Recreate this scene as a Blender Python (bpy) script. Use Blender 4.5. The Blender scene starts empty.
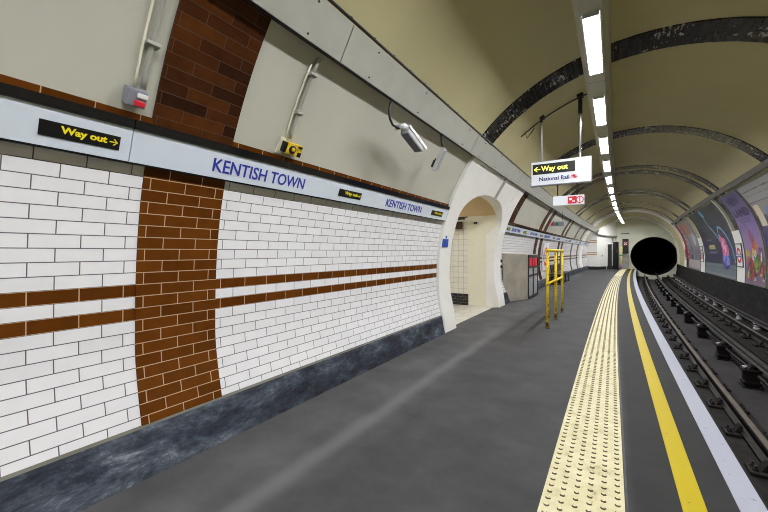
import bpy, bmesh, math, random
from mathutils import Vector, Matrix
random.seed(7)
sc = bpy.context.scene
C = sc.collection
PI = math.pi

# ------------------------------------------------------------------ camera
cam_d = bpy.data.cameras.new('camera'); cam = bpy.data.objects.new('camera', cam_d); C.objects.link(cam)
cam.location = (0, 0, 1.444)
cam.rotation_euler = (PI/2, 0, math.atan(228/362.7))
cam_d.sensor_width = 36; cam_d.lens = 17.0
cam_d.shift_y = -4/768
cam_d.clip_start = .02; cam_d.clip_end = 300
sc.camera = cam
# ------------------------------------------------------------------ world, exposure
w = bpy.data.worlds.new('world'); sc.world = w; w.use_nodes = True
w.node_tree.nodes['Background'].inputs[0].default_value = (.01, .01, .012, 1)
w.node_tree.nodes['Background'].inputs[1].default_value = .2
sc.view_settings.view_transform = 'Standard'; sc.view_settings.look = 'None'
sc.view_settings.gamma = 1; sc.view_settings.use_curve_mapping = False
sc.view_settings.exposure = 0.0
LAMP = 152.0          # strength of the strip lights
LAMP_COL = (.975, .97, 1.0)
try:
    sc.cycles.use_denoising = True; sc.cycles.filter_width = 1.0
    sc.cycles.max_bounces = 10; sc.cycles.diffuse_bounces = 8; sc.cycles.glossy_bounces = 4
    sc.cycles.sample_clamp_indirect = 8
except Exception: pass

# ------------------------------------------------------------------ the place's shape
H = 1.444
def off(Y): return .00095*max(0.0, Y-4)**2          # the platform bends gently to the right
PP = (3.428, -.109, -.307, -.364, .014, -.009, .087); CC = (.5, .94)
def rad(ph):
    p = PP
    return p[0]+p[1]*math.cos(ph)+p[2]*math.sin(ph)+p[3]*math.cos(2*ph)+p[4]*math.sin(2*ph)+p[5]*math.cos(3*ph)+p[6]*math.sin(3*ph)
def pt(ph, inset=0.0):
    d = math.degrees(ph)
    r = rad(ph)-inset-(.07*min(1.0, max(0.0, (d-183)/9))**1.2 if d > 183 else 0)+.022*math.exp(-((d-165)/12)**2)
    return (CC[0]+r*math.cos(ph), CC[1]+r*math.sin(ph))
def phi_left(z):
    lo, hi = math.radians(95), math.radians(212)
    for _ in range(40):
        m = (lo+hi)/2
        if pt(m)[1] > z: lo = m
        else: hi = m
    return lo
def phi_right(z):
    lo, hi = math.radians(-32), math.radians(85)
    for _ in range(40):
        m = (lo+hi)/2
        if pt(m)[1] < z: lo = m
        else: hi = m
    return lo
_N = 2400
_tab = [0.0]
for i in range(1, _N+1):
    a = pt(math.radians(215)*(i-1)/_N - math.radians(32)*(1-(i-1)/_N)); b = pt(math.radians(215)*i/_N - math.radians(32)*(1-i/_N))
    _tab.append(_tab[-1]+math.hypot(a[0]-b[0], a[1]-b[1]))
def arc(ph):
    t = (math.degrees(ph)+32)/247*_N; i = max(0, min(_N-1, int(t)))
    return _tab[i]+(_tab[i+1]-_tab[i])*(t-i)
S0 = arc(phi_left(1.23))
TW, TH = .229, .0792
def s_of(ph): return (S0-arc(ph))+100*TH                # 100*TH at the top of the upper brown stripe, growing upwards on the left
def phi_of_s(s):
    lo, hi = math.radians(-32), math.radians(215)
    for _ in range(40):
        m = (lo+hi)/2
        if s_of(m) > s: lo = m
        else: hi = m
    return lo
def lx(z, inset=0.0): return pt(phi_left(z), inset)[0]

# ------------------------------------------------------------------ materials
def newmat(name):
    m = bpy.data.materials.new(name); m.use_nodes = True
    return m, m.node_tree.nodes, m.node_tree.links, m.node_tree.nodes['Principled BSDF']
def s2l(c): return tuple(((v/255)/12.92 if v/255 <= .04045 else ((v/255+.055)/1.055)**2.4) for v in c)
def plain(name, col, rough=.5, metal=0.0, spec=.3, var=.0, scale=8, bump=0.0, bscale=60, coat=0.0):
    m, N, L, b = newmat(name)
    b.inputs['Base Color'].default_value = (*col, 1); b.inputs['Roughness'].default_value = rough
    b.inputs['Metallic'].default_value = metal; b.inputs['Specular IOR Level'].default_value = spec
    if coat: b.inputs['Coat Weight'].default_value = coat
    tc = N.new('ShaderNodeTexCoord')
    if var:
        n = N.new('ShaderNodeTexNoise'); n.inputs['Scale'].default_value = scale; n.inputs['Detail'].default_value = 6
        r = N.new('ShaderNodeValToRGB')
        r.color_ramp.elements[0].position = .3; r.color_ramp.elements[1].position = .7
        r.color_ramp.elements[0].color = (*[c*(1-var) for c in col], 1); r.color_ramp.elements[1].color = (*[min(1, c*(1+var)) for c in col], 1)
        L.new(tc.outputs['Object'], n.inputs['Vector']); L.new(n.outputs['Fac'], r.inputs['Fac']); L.new(r.outputs['Color'], b.inputs['Base Color'])
    if bump:
        n2 = N.new('ShaderNodeTexNoise'); n2.inputs['Scale'].default_value = bscale; n2.inputs['Detail'].default_value = 5
        bp = N.new('ShaderNodeBump'); bp.inputs['Strength'].default_value = bump; bp.inputs['Distance'].default_value = .01
        L.new(tc.outputs['Object'], n2.inputs['Vector']); L.new(n2.outputs['Fac'], bp.inputs['Height']); L.new(bp.outputs['Normal'], b.inputs['Normal'])
    return m
def emis(name, col, strength):
    m, N, L, b = newmat(name)
    b.inputs['Base Color'].default_value = (*col, 1); b.inputs['Emission Color'].default_value = (*col, 1); b.inputs['Emission Strength'].default_value = strength
    return m
def tiles(name, c1, c2, grout, rough=.16, mortar=.0022, w_=TW, h_=TH, dirt=None, bumpd=.25, patch=None, wave=0.0, offset=.5, spec=.5):
    m, N, L, b = newmat(name); b.inputs['Specular IOR Level'].default_value = spec
    uv = N.new('ShaderNodeUVMap'); uv.uv_map = 'UVMap'
    br = N.new('ShaderNodeTexBrick'); br.offset = offset; br.offset_frequency = 2; br.squash = 1
    br.inputs['Scale'].default_value = 1; br.inputs['Mortar Size'].default_value = mortar; br.inputs['Mortar Smooth'].default_value = .1
    br.inputs['Brick Width'].default_value = w_; br.inputs['Row Height'].default_value = h_; br.inputs['Bias'].default_value = 0
    br.inputs['Color1'].default_value = (*c1, 1); br.inputs['Color2'].default_value = (*c2, 1); br.inputs['Mortar'].default_value = (*grout, 1)
    L.new(uv.outputs['UV'], br.inputs['Vector'])
    n = N.new('ShaderNodeTexNoise'); n.inputs['Scale'].default_value = 9; n.inputs['Detail'].default_value = 7
    L.new(uv.outputs['UV'], n.inputs['Vector'])
    mx = N.new('ShaderNodeMix'); mx.data_type = 'RGBA'; mx.blend_type = 'MULTIPLY'; mx.inputs[0].default_value = .35 if dirt is None else dirt
    rp = N.new('ShaderNodeValToRGB'); rp.color_ramp.elements[0].position = .25; rp.color_ramp.elements[1].position = .65
    rp.color_ramp.elements[0].color = (.55, .55, .55, 1); rp.color_ramp.elements[1].color = (1, 1, 1, 1)
    L.new(n.outputs['Fac'], rp.inputs['Fac']); L.new(br.outputs['Color'], mx.inputs[6]); L.new(rp.outputs['Color'], mx.inputs[7])
    colout = mx.outputs[2]
    rr = N.new('ShaderNodeMapRange'); rr.inputs['To Min'].default_value = rough; rr.inputs['To Max'].default_value = .7
    L.new(br.outputs['Fac'], rr.inputs['Value'])
    if patch:     # torn off remains of old paper and paint on some of the tiles
        pn = N.new('ShaderNodeTexNoise'); pn.inputs['Scale'].default_value = 2.2; pn.inputs['Detail'].default_value = 3
        mp = N.new('ShaderNodeMapping'); mp.inputs['Scale'].default_value = (2.0, 1.0, 1)
        L.new(uv.outputs['UV'], mp.inputs['Vector']); L.new(mp.outputs['Vector'], pn.inputs['Vector'])
        p2 = N.new('ShaderNodeTexNoise'); p2.inputs['Scale'].default_value = 14; p2.inputs['Detail'].default_value = 4
        m2 = N.new('ShaderNodeMapping'); m2.inputs['Scale'].default_value = (.5, 2.2, 1)
        L.new(uv.outputs['UV'], m2.inputs['Vector']); L.new(m2.outputs['Vector'], p2.inputs['Vector'])
        a = N.new('ShaderNodeMath'); a.operation = 'MULTIPLY'; L.new(pn.outputs['Fac'], a.inputs[0]); L.new(p2.outputs['Fac'], a.inputs[1])
        g = N.new('ShaderNodeMath'); g.operation = 'GREATER_THAN'; g.inputs[1].default_value = patch[1]; L.new(a.outputs[0], g.inputs[0])
        mz = N.new('ShaderNodeMix'); mz.data_type = 'RGBA'; L.new(g.outputs[0], mz.inputs[0]); L.new(colout, mz.inputs[6]); mz.inputs[7].default_value = (*patch[0], 1)
        colout = mz.outputs[2]
    L.new(colout, b.inputs['Base Color']); L.new(rr.outputs['Result'], b.inputs['Roughness'])
    inv = N.new('ShaderNodeMath'); inv.operation = 'SUBTRACT'; inv.inputs[0].default_value = 1; L.new(br.outputs['Fac'], inv.inputs[1])
    n3 = N.new('ShaderNodeTexNoise'); n3.inputs['Scale'].default_value = 13; n3.inputs['Detail'].default_value = 2; L.new(uv.outputs['UV'], n3.inputs['Vector'])
    ad = N.new('ShaderNodeMath'); ad.operation = 'MULTIPLY_ADD'; ad.inputs[1].default_value = wave; L.new(n3.outputs['Fac'], ad.inputs[0]); L.new(inv.outputs[0], ad.inputs[2])
    bp = N.new('ShaderNodeBump'); bp.inputs['Strength'].default_value = bumpd; bp.inputs['Distance'].default_value = .006
    L.new(ad.outputs[0], bp.inputs['Height']); L.new(bp.outputs['Normal'], b.inputs['Normal'])
    return m

M = {}
M['white_tile'] = tiles('white_tile', (.82, .82, .83), (.77, .77, .785), (.10, .10, .095), mortar=.0030, dirt=.12, wave=.35)
M['brown_tile'] = tiles('brown_tile', (.135, .040, .005), (.095, .027, .003), (.50, .34, .19), mortar=.0030, dirt=.45, wave=.4, rough=.25, spec=.22)
M['brown_tile_upper'] = tiles('brown_tile_upper', (.085, .026, .006), (.028, .009, .004), (.06, .034, .018), mortar=.0022, dirt=.7, wave=.8, w_=.30, rough=.25, spec=.3)
M['ring_tile'] = tiles('ring_tile', (.018, .012, .009), (.008, .007, .008), (.035, .03, .025), rough=.22, mortar=.003, wave=.7, dirt=.6, patch=((.34, .34, .33), .338), spec=.25)
M['passage_tile'] = tiles('passage_tile', (.78, .77, .70), (.72, .71, .64), (.35, .33, .27), mortar=.004, w_=.15, h_=.15, dirt=.1, offset=0)
M['black_tile'] = tiles('black_tile', (.012, .012, .014), (.02, .02, .022), (.12, .12, .12), mortar=.004, w_=.15, h_=.075, dirt=.2)
M['floor_tile'] = tiles('floor_tile', (.60, .59, .53), (.52, .51, .46), (.28, .27, .23), mortar=.004, w_=.3, h_=.3, dirt=.3, offset=0, rough=.4)
M['plaster'] = plain('plaster', (.475, .475, .40), .55, spec=.35, var=.05, scale=1.3, bump=.12, bscale=5)
M['plaster_ceiling'] = plain('plaster_ceiling', (.49, .45, .255), .6, spec=.3, var=.05, scale=1.1, bump=.1, bscale=4)
M['plaster_white'] = plain('plaster_white', (.80, .80, .765), .4, spec=.4, var=.03, scale=3, bump=.06, bscale=6)
M['endwall'] = plain('endwall', (.70, .71, .58), .5, var=.08, scale=1.5)
M['beige'] = plain('beige', (.62, .47, .27), .6, var=.06, scale=3)
M['cream'] = plain('cream', (.74, .73, .60), .45, var=.03, scale=3)
M['trunk'] = plain('trunk', (.34, .345, .30), .45, var=.05, scale=4)
M['duct'] = plain('duct', (.16, .16, .13), .6, var=.2, scale=4)
M['strip_body'] = plain('strip_body', (.42, .42, .34), .4, var=.05, scale=3)
M['board'] = plain('board', (.62, .69, .76), .3, var=.03, scale=2)
M['black'] = plain('black', (.008, .008, .009), .35)
M['camdark'] = plain('camdark', (.10, .095, .11), .4)
M['black_gloss'] = plain('black_gloss', (.006, .006, .008), .15)
M['dark'] = plain('dark', (.02, .02, .022), .5, var=.3)
M['darkmetal'] = plain('darkmetal', (.035, .034, .034), .45, metal=.6, var=.3)
M['blue_text'] = plain('blue_text', (.035, .04, .33), .4)
M['navy_text'] = plain('navy_text', (.02, .025, .16), .4)
M['yellow_text'] = plain('yellow_text', (.85, .72, .02), .4)
M['blue_sign'] = plain('blue_sign', (.02, .06, .38), .4)
M['red'] = plain('red', (.62, .02, .04), .4)
M['green'] = plain('green', (.0, .22, .10), .4)
M['white'] = plain('white', (.78, .78, .78), .4)
M['grey'] = plain('grey', (.30, .31, .32), .45, var=.1)
M['lightgrey'] = plain('lightgrey', (.52, .53, .54), .4, metal=.2)
M['box_grey'] = plain('box_grey', (.24, .25, .29), .45)
M['yellow_box'] = plain('yellow_box', (.72, .50, .02), .45, var=.3, scale=40)
M['steel'] = plain('steel', (.40, .375, .30), .38, metal=.30, var=.25, scale=2)
M['steel_bright'] = plain('steel_bright', (.62, .66, .70), .25, metal=.8)
M['sign_white'] = emis('sign_white', (.60, .63, .68), .25)
M['sign_yellow'] = emis('sign_yellow', (.95, .88, .15), .9)
M['sign_black'] = plain('sign_black', (.015, .018, .012), .4)
M['lamp'] = emis('lamp', LAMP_COL, LAMP)
M['lamp_bead'] = plain('lamp_bead', (.25, .25, .25), .4)

def worn_paint(name, paint, under, thr=.62, scale=18, rough=.5, small=90):
    m, N, L, b = newmat(name)
    tc = N.new('ShaderNodeTexCoord'); n = N.new('ShaderNodeTexNoise'); n.inputs['Scale'].default_value = scale; n.inputs['Detail'].default_value = 8; n.inputs['Roughness'].default_value = .65
    L.new(tc.outputs['Object'], n.inputs['Vector'])
    r = N.new('ShaderNodeValToRGB'); r.color_ramp.elements[0].position = thr-.04; r.color_ramp.elements[1].position = thr+.05 
    r.color_ramp.elements[0].color = (*paint, 1); r.color_ramp.elements[1].color = (*under, 1)
    L.new(n.outputs['Fac'], r.inputs['Fac']); L.new(r.outputs['Color'], b.inputs['Base Color']); b.inputs['Roughness'].default_value = rough; b.inputs['Specular IOR Level'].default_value = .12
    return m
M['yellow_line'] = worn_paint('yellow_line', (.40, .31, .002), (.20, .14, .012), .68)
M['white_line'] = worn_paint('white_line', (.33, .345, .405), (.15, .155, .17), .66)
M['rail_foot'] = worn_paint('rail_foot', (.32, .24, .03), (.06, .035, .02), .48, scale=30)
M['rail_yellow'] = worn_paint('rail_yellow', (.70, .50, .03), (.10, .05, .02), .58, scale=26)

def floor_mat():
    m, N, L, b = newmat('asphalt')
    g = N.new('ShaderNodeNewGeometry'); sx = N.new('ShaderNodeSeparateXYZ'); L.new(g.outputs['Position'], sx.inputs[0])
    n = N.new('ShaderNodeTexNoise'); n.inputs['Scale'].default_value = 2.0; n.inputs['Detail'].default_value = 8; n.inputs['Roughness'].default_value = .6
    L.new(g.outputs['Position'], n.inputs['Vector'])
    r = N.new('ShaderNodeValToRGB'); r.color_ramp.elements[0].position = .3; r.color_ramp.elements[1].position = .72
    r.color_ramp.elements[0].color = (.055, .055, .057, 1); r.color_ramp.elements[1].color = (.105, .104, .105, 1)
    L.new(n.outputs['Fac'], r.inputs['Fac'])
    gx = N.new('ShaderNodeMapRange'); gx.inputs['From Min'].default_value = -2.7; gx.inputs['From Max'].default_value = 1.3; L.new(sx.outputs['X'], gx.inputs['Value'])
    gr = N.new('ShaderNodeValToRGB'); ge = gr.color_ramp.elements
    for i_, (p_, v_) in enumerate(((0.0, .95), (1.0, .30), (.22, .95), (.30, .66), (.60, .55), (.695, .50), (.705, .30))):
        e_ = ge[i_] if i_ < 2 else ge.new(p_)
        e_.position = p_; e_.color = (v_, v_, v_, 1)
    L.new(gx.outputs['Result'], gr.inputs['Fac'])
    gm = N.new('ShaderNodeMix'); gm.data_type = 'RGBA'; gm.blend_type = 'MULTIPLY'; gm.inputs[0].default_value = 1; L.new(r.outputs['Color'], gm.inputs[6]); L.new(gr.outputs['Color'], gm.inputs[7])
    # a lighter track running along the platform at x = -1.77
    d = N.new('ShaderNodeMath'); d.operation = 'ADD'; d.inputs[1].default_value = 1.77; L.new(sx.outputs['X'], d.inputs[0])
    nz = N.new('ShaderNodeTexNoise'); nz.inputs['Scale'].default_value = 1.6; L.new(g.outputs['Position'], nz.inputs['Vector'])
    w1 = N.new('ShaderNodeMath'); w1.operation = 'MULTIPLY_ADD'; w1.inputs[1].default_value = .12; w1.inputs[2].default_value = -.06; L.new(nz.outputs['Fac'], w1.inputs[0])
    d2 = N.new('ShaderNodeMath'); d2.operation = 'ADD'; L.new(d.outputs[0], d2.inputs[0]); L.new(w1.outputs[0], d2.inputs[1])
    ab = N.new('ShaderNodeMath'); ab.operation = 'ABSOLUTE'; L.new(d2.outputs[0], ab.inputs[0])
    mr = N.new('ShaderNodeMapRange'); mr.interpolation_type = 'SMOOTHSTEP'; mr.inputs['From Min'].default_value = .13; mr.inputs['From Max'].default_value = .0; mr.inputs['To Min'].default_value = 0; mr.inputs['To Max'].default_value = .52
    L.new(ab.outputs[0], mr.inputs['Value'])
    yy = N.new('ShaderNodeMapRange'); yy.interpolation_type = 'SMOOTHSTEP'; yy.inputs['From Min'].default_value = 8; yy.inputs['From Max'].default_value = 4.5; L.new(sx.outputs['Y'], yy.inputs['Value'])
    mm = N.new('ShaderNodeMath'); mm.operation = 'MULTIPLY'; L.new(mr.outputs['Result'], mm.inputs[0]); L.new(yy.outputs['Result'], mm.inputs[1])
    mx = N.new('ShaderNodeMix'); mx.data_type = 'RGBA'; L.new(mm.outputs[0], mx.inputs[0]); L.new(gm.outputs[2], mx.inputs[6]); mx.inputs[7].default_value = (.15, .15, .15, 1)
    L.new(mx.outputs[2], b.inputs['Base Color'])
    rr = N.new('ShaderNodeMapRange'); rr.inputs['To Min'].default_value = .66; rr.inputs['To Max'].default_value = .85; L.new(n.outputs['Fac'], rr.inputs['Value']); L.new(rr.outputs['Result'], b.inputs['Roughness'])
    b.inputs['Specular IOR Level'].default_value = .16
    n2 = N.new('ShaderNodeTexNoise'); n2.inputs['Scale'].default_value = 160; n2.inputs['Detail'].default_value = 3; L.new(g.outputs['Position'], n2.inputs['Vector'])
    bp = N.new('ShaderNodeBump'); bp.inputs['Strength'].default_value = .25; bp.inputs['Distance'].default_value = .004; L.new(n2.outputs['Fac'], bp.inputs['Height']); L.new(bp.outputs['Normal'], b.inputs['Normal'])
    return m
M['asphalt'] = floor_mat()
def scuffed(name, cols, scale=3.0, stretch=(1, .35, 1.6), rough=.4, bump=.4, spec=.13):
    m, N, L, b = newmat(name)
    g = N.new('ShaderNodeNewGeometry'); mp = N.new('ShaderNodeMapping'); mp.inputs['Scale'].default_value = stretch; L.new(g.outputs['Position'], mp.inputs['Vector'])
    n = N.new('ShaderNodeTexNoise'); n.inputs['Scale'].default_value = scale; n.inputs['Detail'].default_value = 12; n.inputs['Roughness'].default_value = .78; n.inputs['Distortion'].default_value = .25
    L.new(mp.outputs['Vector'], n.inputs['Vector'])
    r = N.new('ShaderNodeValToRGB'); els = r.color_ramp.elements
    for i, (p, c) in enumerate(cols):
        e = els[i] if i < 2 else els.new(p)
        e.position = p; e.color = (*c, 1)
    L.new(n.outputs['Fac'], r.inputs['Fac']); L.new(r.outputs['Color'], b.inputs['Base Color']); b.inputs['Roughness'].default_value = rough; b.inputs['Specular IOR Level'].default_value = spec
    bp = N.new('ShaderNodeBump'); bp.inputs['Strength'].default_value = bump; bp.inputs['Distance'].default_value = .006; L.new(n.outputs['Fac'], bp.inputs['Height']); L.new(bp.outputs['Normal'], b.inputs['Normal'])
    return m
M['plinth'] = scuffed('plinth', [(.38, (.018, .018, .025)), (.72, (.36, .38, .42)), (.50, (.040, .048, .064)), (.60, (.095, .112, .14))], scale=5, stretch=(1, .5, 1.2), rough=.5)
M['tactile'] = scuffed('tactile', [(.30, (.20, .16, .08)), (.68, (.60, .56, .38)), (.43, (.47, .43, .255))], scale=7, stretch=(1, 1, 1), rough=.6, bump=.2)
M['tactile_shade'] = plain('tactile_shade', (.09, .072, .04), .7, var=.4, scale=20)  # blister sides coloured dark to stand for their shadow rims
M['trackbed'] = scuffed('trackbed', [(.35, (.008, .007, .006)), (.68, (.030, .026, .023)), (.5, (.014, .012, .011))], scale=6, stretch=(1, 1, 1), rough=.75)
M['pit'] = scuffed('pit', [(.30, (.026, .024, .025)), (.70, (.050, .047, .049)), (.5, (.036, .034, .035))], scale=2, stretch=(1, 1, 1), rough=.8, bump=.1)
M['sidewall'] = scuffed('sidewall', [(.32, (.008, .0075, .007)), (.70, (.036, .034, .033)), (.5, (.016, .015, .0145))], scale=3, stretch=(1, .6, 2), rough=.85, spec=.08)
M['rust'] = scuffed('rust', [(.3, (.008, .006, .005)), (.7, (.032, .026, .022)), (.5, (.014, .011, .010))], scale=20, stretch=(1, 1, 1), rough=.65)
M['railtop'] = plain('railtop', (.13, .11, .09), .5, metal=.4, var=.25, scale=12)
M['conductor'] = plain('conductor', (.040, .037, .035), .75, metal=.0, spec=.15, var=.3, scale=8)
M['pot'] = scuffed('pot', [(.3, (.003, .0028, .0027)), (.7, (.014, .011, .009)), (.5, (.006, .005, .0045))], scale=18, stretch=(1, 1, 1), rough=.55, bump=.8)
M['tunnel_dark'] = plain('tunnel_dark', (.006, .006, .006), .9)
def poster_bg(name, stops, scale=1.2, rough=.3):
    m, N, L, b = newmat(name)
    uv = N.new('ShaderNodeUVMap'); uv.uv_map = 'UVMap'
    n = N.new('ShaderNodeTexNoise'); n.inputs['Scale'].default_value = scale; n.inputs['Detail'].default_value = 5; L.new(uv.outputs['UV'], n.inputs['Vector'])
    s = N.new('ShaderNodeSeparateXYZ'); L.new(uv.outputs['UV'], s.inputs[0])
    a = N.new('ShaderNodeMath'); a.operation = 'MULTIPLY_ADD'; a.inputs[1].default_value = .3; L.new(n.outputs['Fac'], a.inputs[0])
    a2 = N.new('ShaderNodeMath'); a2.operation = 'SUBTRACT'; a2.inputs[1].default_value = .15; L.new(s.outputs['Y'], a2.inputs[0]); L.new(a2.outputs[0], a.inputs[2])
    r = N.new('ShaderNodeValToRGB'); els = r.color_ramp.elements
    for i, (p, c) in enumerate(stops):
        e = els[i] if i < 2 else els.new(p)
        e.position = p; e.color = (*c, 1)
    L.new(a.outputs[0], r.inputs['Fac']); L.new(r.outputs['Color'], b.inputs['Base Color']); b.inputs['Roughness'].default_value = rough; b.inputs['Specular IOR Level'].default_value = .2
    return m

# ------------------------------------------------------------------ mesh helpers
class MB:
    def __init__(s): s.v = []; s.f = []; s.uv = {}; s.mi = []; s.cur = 0; s.sm = []
    def add(s, verts, faces, uvs=None, smooth=False):
        o = len(s.v); s.v += [tuple(p) for p in verts]
        for k, fc in enumerate(faces):
            s.f.append(tuple(i+o for i in fc)); s.mi.append(s.cur); s.sm.append(smooth)
            if uvs: s.uv[len(s.f)-1] = [uvs[i] for i in fc]
        return s
    def box(s, c, d, rot=None, bev=0.0):
        bm = bmesh.new(); bmesh.ops.create_cube(bm, size=1)
        bmesh.ops.scale(bm, vec=d, verts=bm.verts)
        if bev: bmesh.ops.bevel(bm, geom=bm.edges[:], offset=min(bev, min(d)*.45), segments=2, affect='EDGES', profile=.6)
        mt = Matrix.Translation(c) @ (rot if rot is not None else Matrix())
        bmesh.ops.transform(bm, matrix=mt, verts=bm.verts)
        bm.verts.index_update()
        s.add([v.co[:] for v in bm.verts], [[v.index for v in f.verts] for f in bm.faces]); bm.free(); return s
    def tube(s, pts, r, seg=10, smooth=True):
        pts = [Vector(p) for p in pts]; rs = r if isinstance(r, (list, tuple)) else [r]*len(pts)
        vs = []; fs = []; prev = None
        for i, p in enumerate(pts):
            t = (pts[min(i+1, len(pts)-1)]-pts[max(i-1, 0)]).normalized()
            if prev is None:
                a = Vector((0, 0, 1)) if abs(t.z) < .9 else Vector((1, 0, 0)); nx = t.cross(a).normalized()
            else: nx = (prev-t*prev.dot(t)).normalized()
            prev = nx; ny = t.cross(nx)
            for k in range(seg):
                an = 2*PI*k/seg; vs.append(p+nx*math.cos(an)*rs[i]+ny*math.sin(an)*rs[i])
        for i in range(len(pts)-1):
            for k in range(seg):
                fs.append((i*seg+k, i*seg+(k+1) % seg, (i+1)*seg+(k+1) % seg, (i+1)*seg+k))
        n = len(s.f)
        s.add(vs, fs+[tuple(range(seg))[::-1], tuple(range((len(pts)-1)*seg, len(pts)*seg))], smooth=smooth)
        return s
    def prism(s, poly, axis, a, b):
        """poly: 2-D points; axis 'x','y','z' extrusion from a to b"""
        def P(p, t): return {'x': (t, p[0], p[1]), 'y': (p[0], t, p[1]), 'z': (p[0], p[1], t)}[axis]
        n = len(poly)
        s.add([P(p, a) for p in poly]+[P(p, b) for p in poly], [tuple(range(n))[::-1], tuple(range(n, 2*n))]+[(i, (i+1) % n, n+(i+1) % n, n+i) for i in range(n)]); return s
    def map(s, fn): s.v = [tuple(fn(*p)) for p in s.v]; return s
    def build(s, name, mats, parent=None, origin=None, recalc=True):
        if not isinstance(mats, (list, tuple)): mats = [mats]
        o = Vector(origin) if origin is not None else (Vector(parent['_o']) if parent is not None and '_o' in parent else Vector((0, 0, 0)))
        me = bpy.data.meshes.new(name)
        me.from_pydata([tuple(Vector(p)-o) for p in s.v], [], s.f)
        for m in mats: me.materials.append(m)
        for i, p in enumerate(me.polygons): p.material_index = min(s.mi[i], len(mats)-1); p.use_smooth = s.sm[i]
        if s.uv:
            ul = me.uv_layers.new(name='UVMap')
            for i, p in enumerate(me.polygons):
                if i in s.uv:
                    for k, li in enumerate(p.loop_indices): ul.data[li].uv = s.uv[i][k]
        me.update()
        if recalc:
            bm = bmesh.new(); bm.from_mesh(me); bmesh.ops.recalc_face_normals(bm, faces=bm.faces); bm.to_mesh(me); bm.free()
        ob = bpy.data.objects.new(name, me); C.objects.link(ob)
        if parent is not None: ob.parent = parent
        else: ob.location = o
        ob['_o'] = tuple(o)
        return ob
def tag(o, label=None, cat=None, group=None, kind=None):
    if label: o['label'] = label
    if cat: o['category'] = cat
    if group: o['group'] = group
    if kind: o['kind'] = kind
    return o
def struct(o, label=None, cat=None): return tag(o, label, cat, kind='structure')
def thing(name, loc, label, cat, group=None):
    e = bpy.data.objects.new(name, None); C.objects.link(e); e.location = loc; e['_o'] = tuple(loc); e.empty_display_size = .1
    return tag(e, label, cat, group)
def bend(x, y, z): return (x+off(y), y, z)
def ysteps(a, b, step=1.0):
    n = max(1, int(math.ceil((b-a)/step))); return [a+(b-a)*i/n for i in range(n+1)]
def sweep(mb, prof, ys, closed=False, caps=False, uvf=None, smooth=False):
    """prof: list of (x,z); swept along the bent platform."""
    n = len(prof); vs = []; uv = []
    acc = [0.0]
    for i in range(1, n): acc.append(acc[-1]+math.hypot(prof[i][0]-prof[i-1][0], prof[i][1]-prof[i-1][1]))
    for y in ys:
        for i, (x, z) in enumerate(prof):
            vs.append((x+off(y), y, z)); uv.append((y-.627+50*TW, uvf[i] if uvf else acc[i]))
    fs = []
    for j in range(len(ys)-1):
        for i in range(n if closed else n-1):
            k = (i+1) % n
            fs.append((j*n+i, j*n+k, (j+1)*n+k, (j+1)*n+i))
    mb.add(vs, fs, uvs=uv, smooth=smooth)
    if caps and closed:
        mb.add([vs[i] for i in range(n)], [tuple(range(n))]); mb.add([vs[(len(ys)-1)*n+i] for i in range(n)], [tuple(range(n))[::-1]])
    return mb
def phis(a, b, n): return [a+(b-a)*i/n for i in range(n+1)]
def shell(mb, pa, pb, y0, y1, inset, depth, nseg, step=1.0):
    """a band lining the tunnel: inner skin at inset, with its two rims back to inset-depth"""
    ph = phis(pa, pb, nseg); ys = ysteps(y0, y1, step)
    sweep(mb, [pt(p, inset) for p in ph], ys, uvf=[s_of(p) for p in ph], smooth=True)
    if depth:
        for y in (y0, y1):
            a = [(pt(p, inset)[0]+off(y), y, pt(p, inset)[1]) for p in ph]; b = [(pt(p, inset-depth)[0]+off(y), y, pt(p, inset-depth)[1]) for p in ph]
            n = len(a); uv = [(y-.627+50*TW, s_of(p)) for p in ph]
            mb.add(a+b, [(i, i+1, n+i+1, n+i) for i in range(n-1)], uvs=uv+uv)
        for p in (pa, pb):
            vs = []; uv = []
            for y in ys:
                for ins in (inset, inset-depth): q = pt(p, ins); vs.append((q[0]+off(y), y, q[1])); uv.append((y-.627+50*TW, s_of(p)))
            mb.add(vs, [(2*i, 2*i+1, 2*i+3, 2*i+2) for i in range(len(ys)-1)], uvs=uv)
    return mb

YB, YE = -9.0, 37.5            # back end, end wall
PL, PR = 6.02, 10.12           # portal surround along the left wall
ph_floorL = phi_left(-.02); ph_top = phi_left(3.12)
# ------------------------------------------------------------------ structure
def R(a): return math.radians(a)
# vault
vb = MB()
for (a, b_, lo) in ((YB, PL+.03, ph_floorL), (PL+.03, PR-.03, phi_left(3.10)), (PR-.03, YE, ph_floorL)):
    ph = phis(R(-31), lo, 64)
    sweep(vb, [pt(p) for p in ph], ysteps(a, b_, 1.0), uvf=[s_of(p) for p in ph], smooth=True)
struct(vb.build('ceiling', M['plaster_ceiling']), 'curved cream painted tunnel vault over platform and track', 'ceiling')
# lighter painted plaster band above the frieze on the left wall
pb_ = MB()
for (a, b_) in ((YB, 1.155), (1.725, PL), (PR, 34.6)):
    shell(pb_, phi_left(3.33), phi_left(1.9), a, b_, .004, 0, 14)
struct(pb_.build('wall_left', M['plaster']), 'pale plaster wall above the station name frieze', 'wall')
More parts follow.
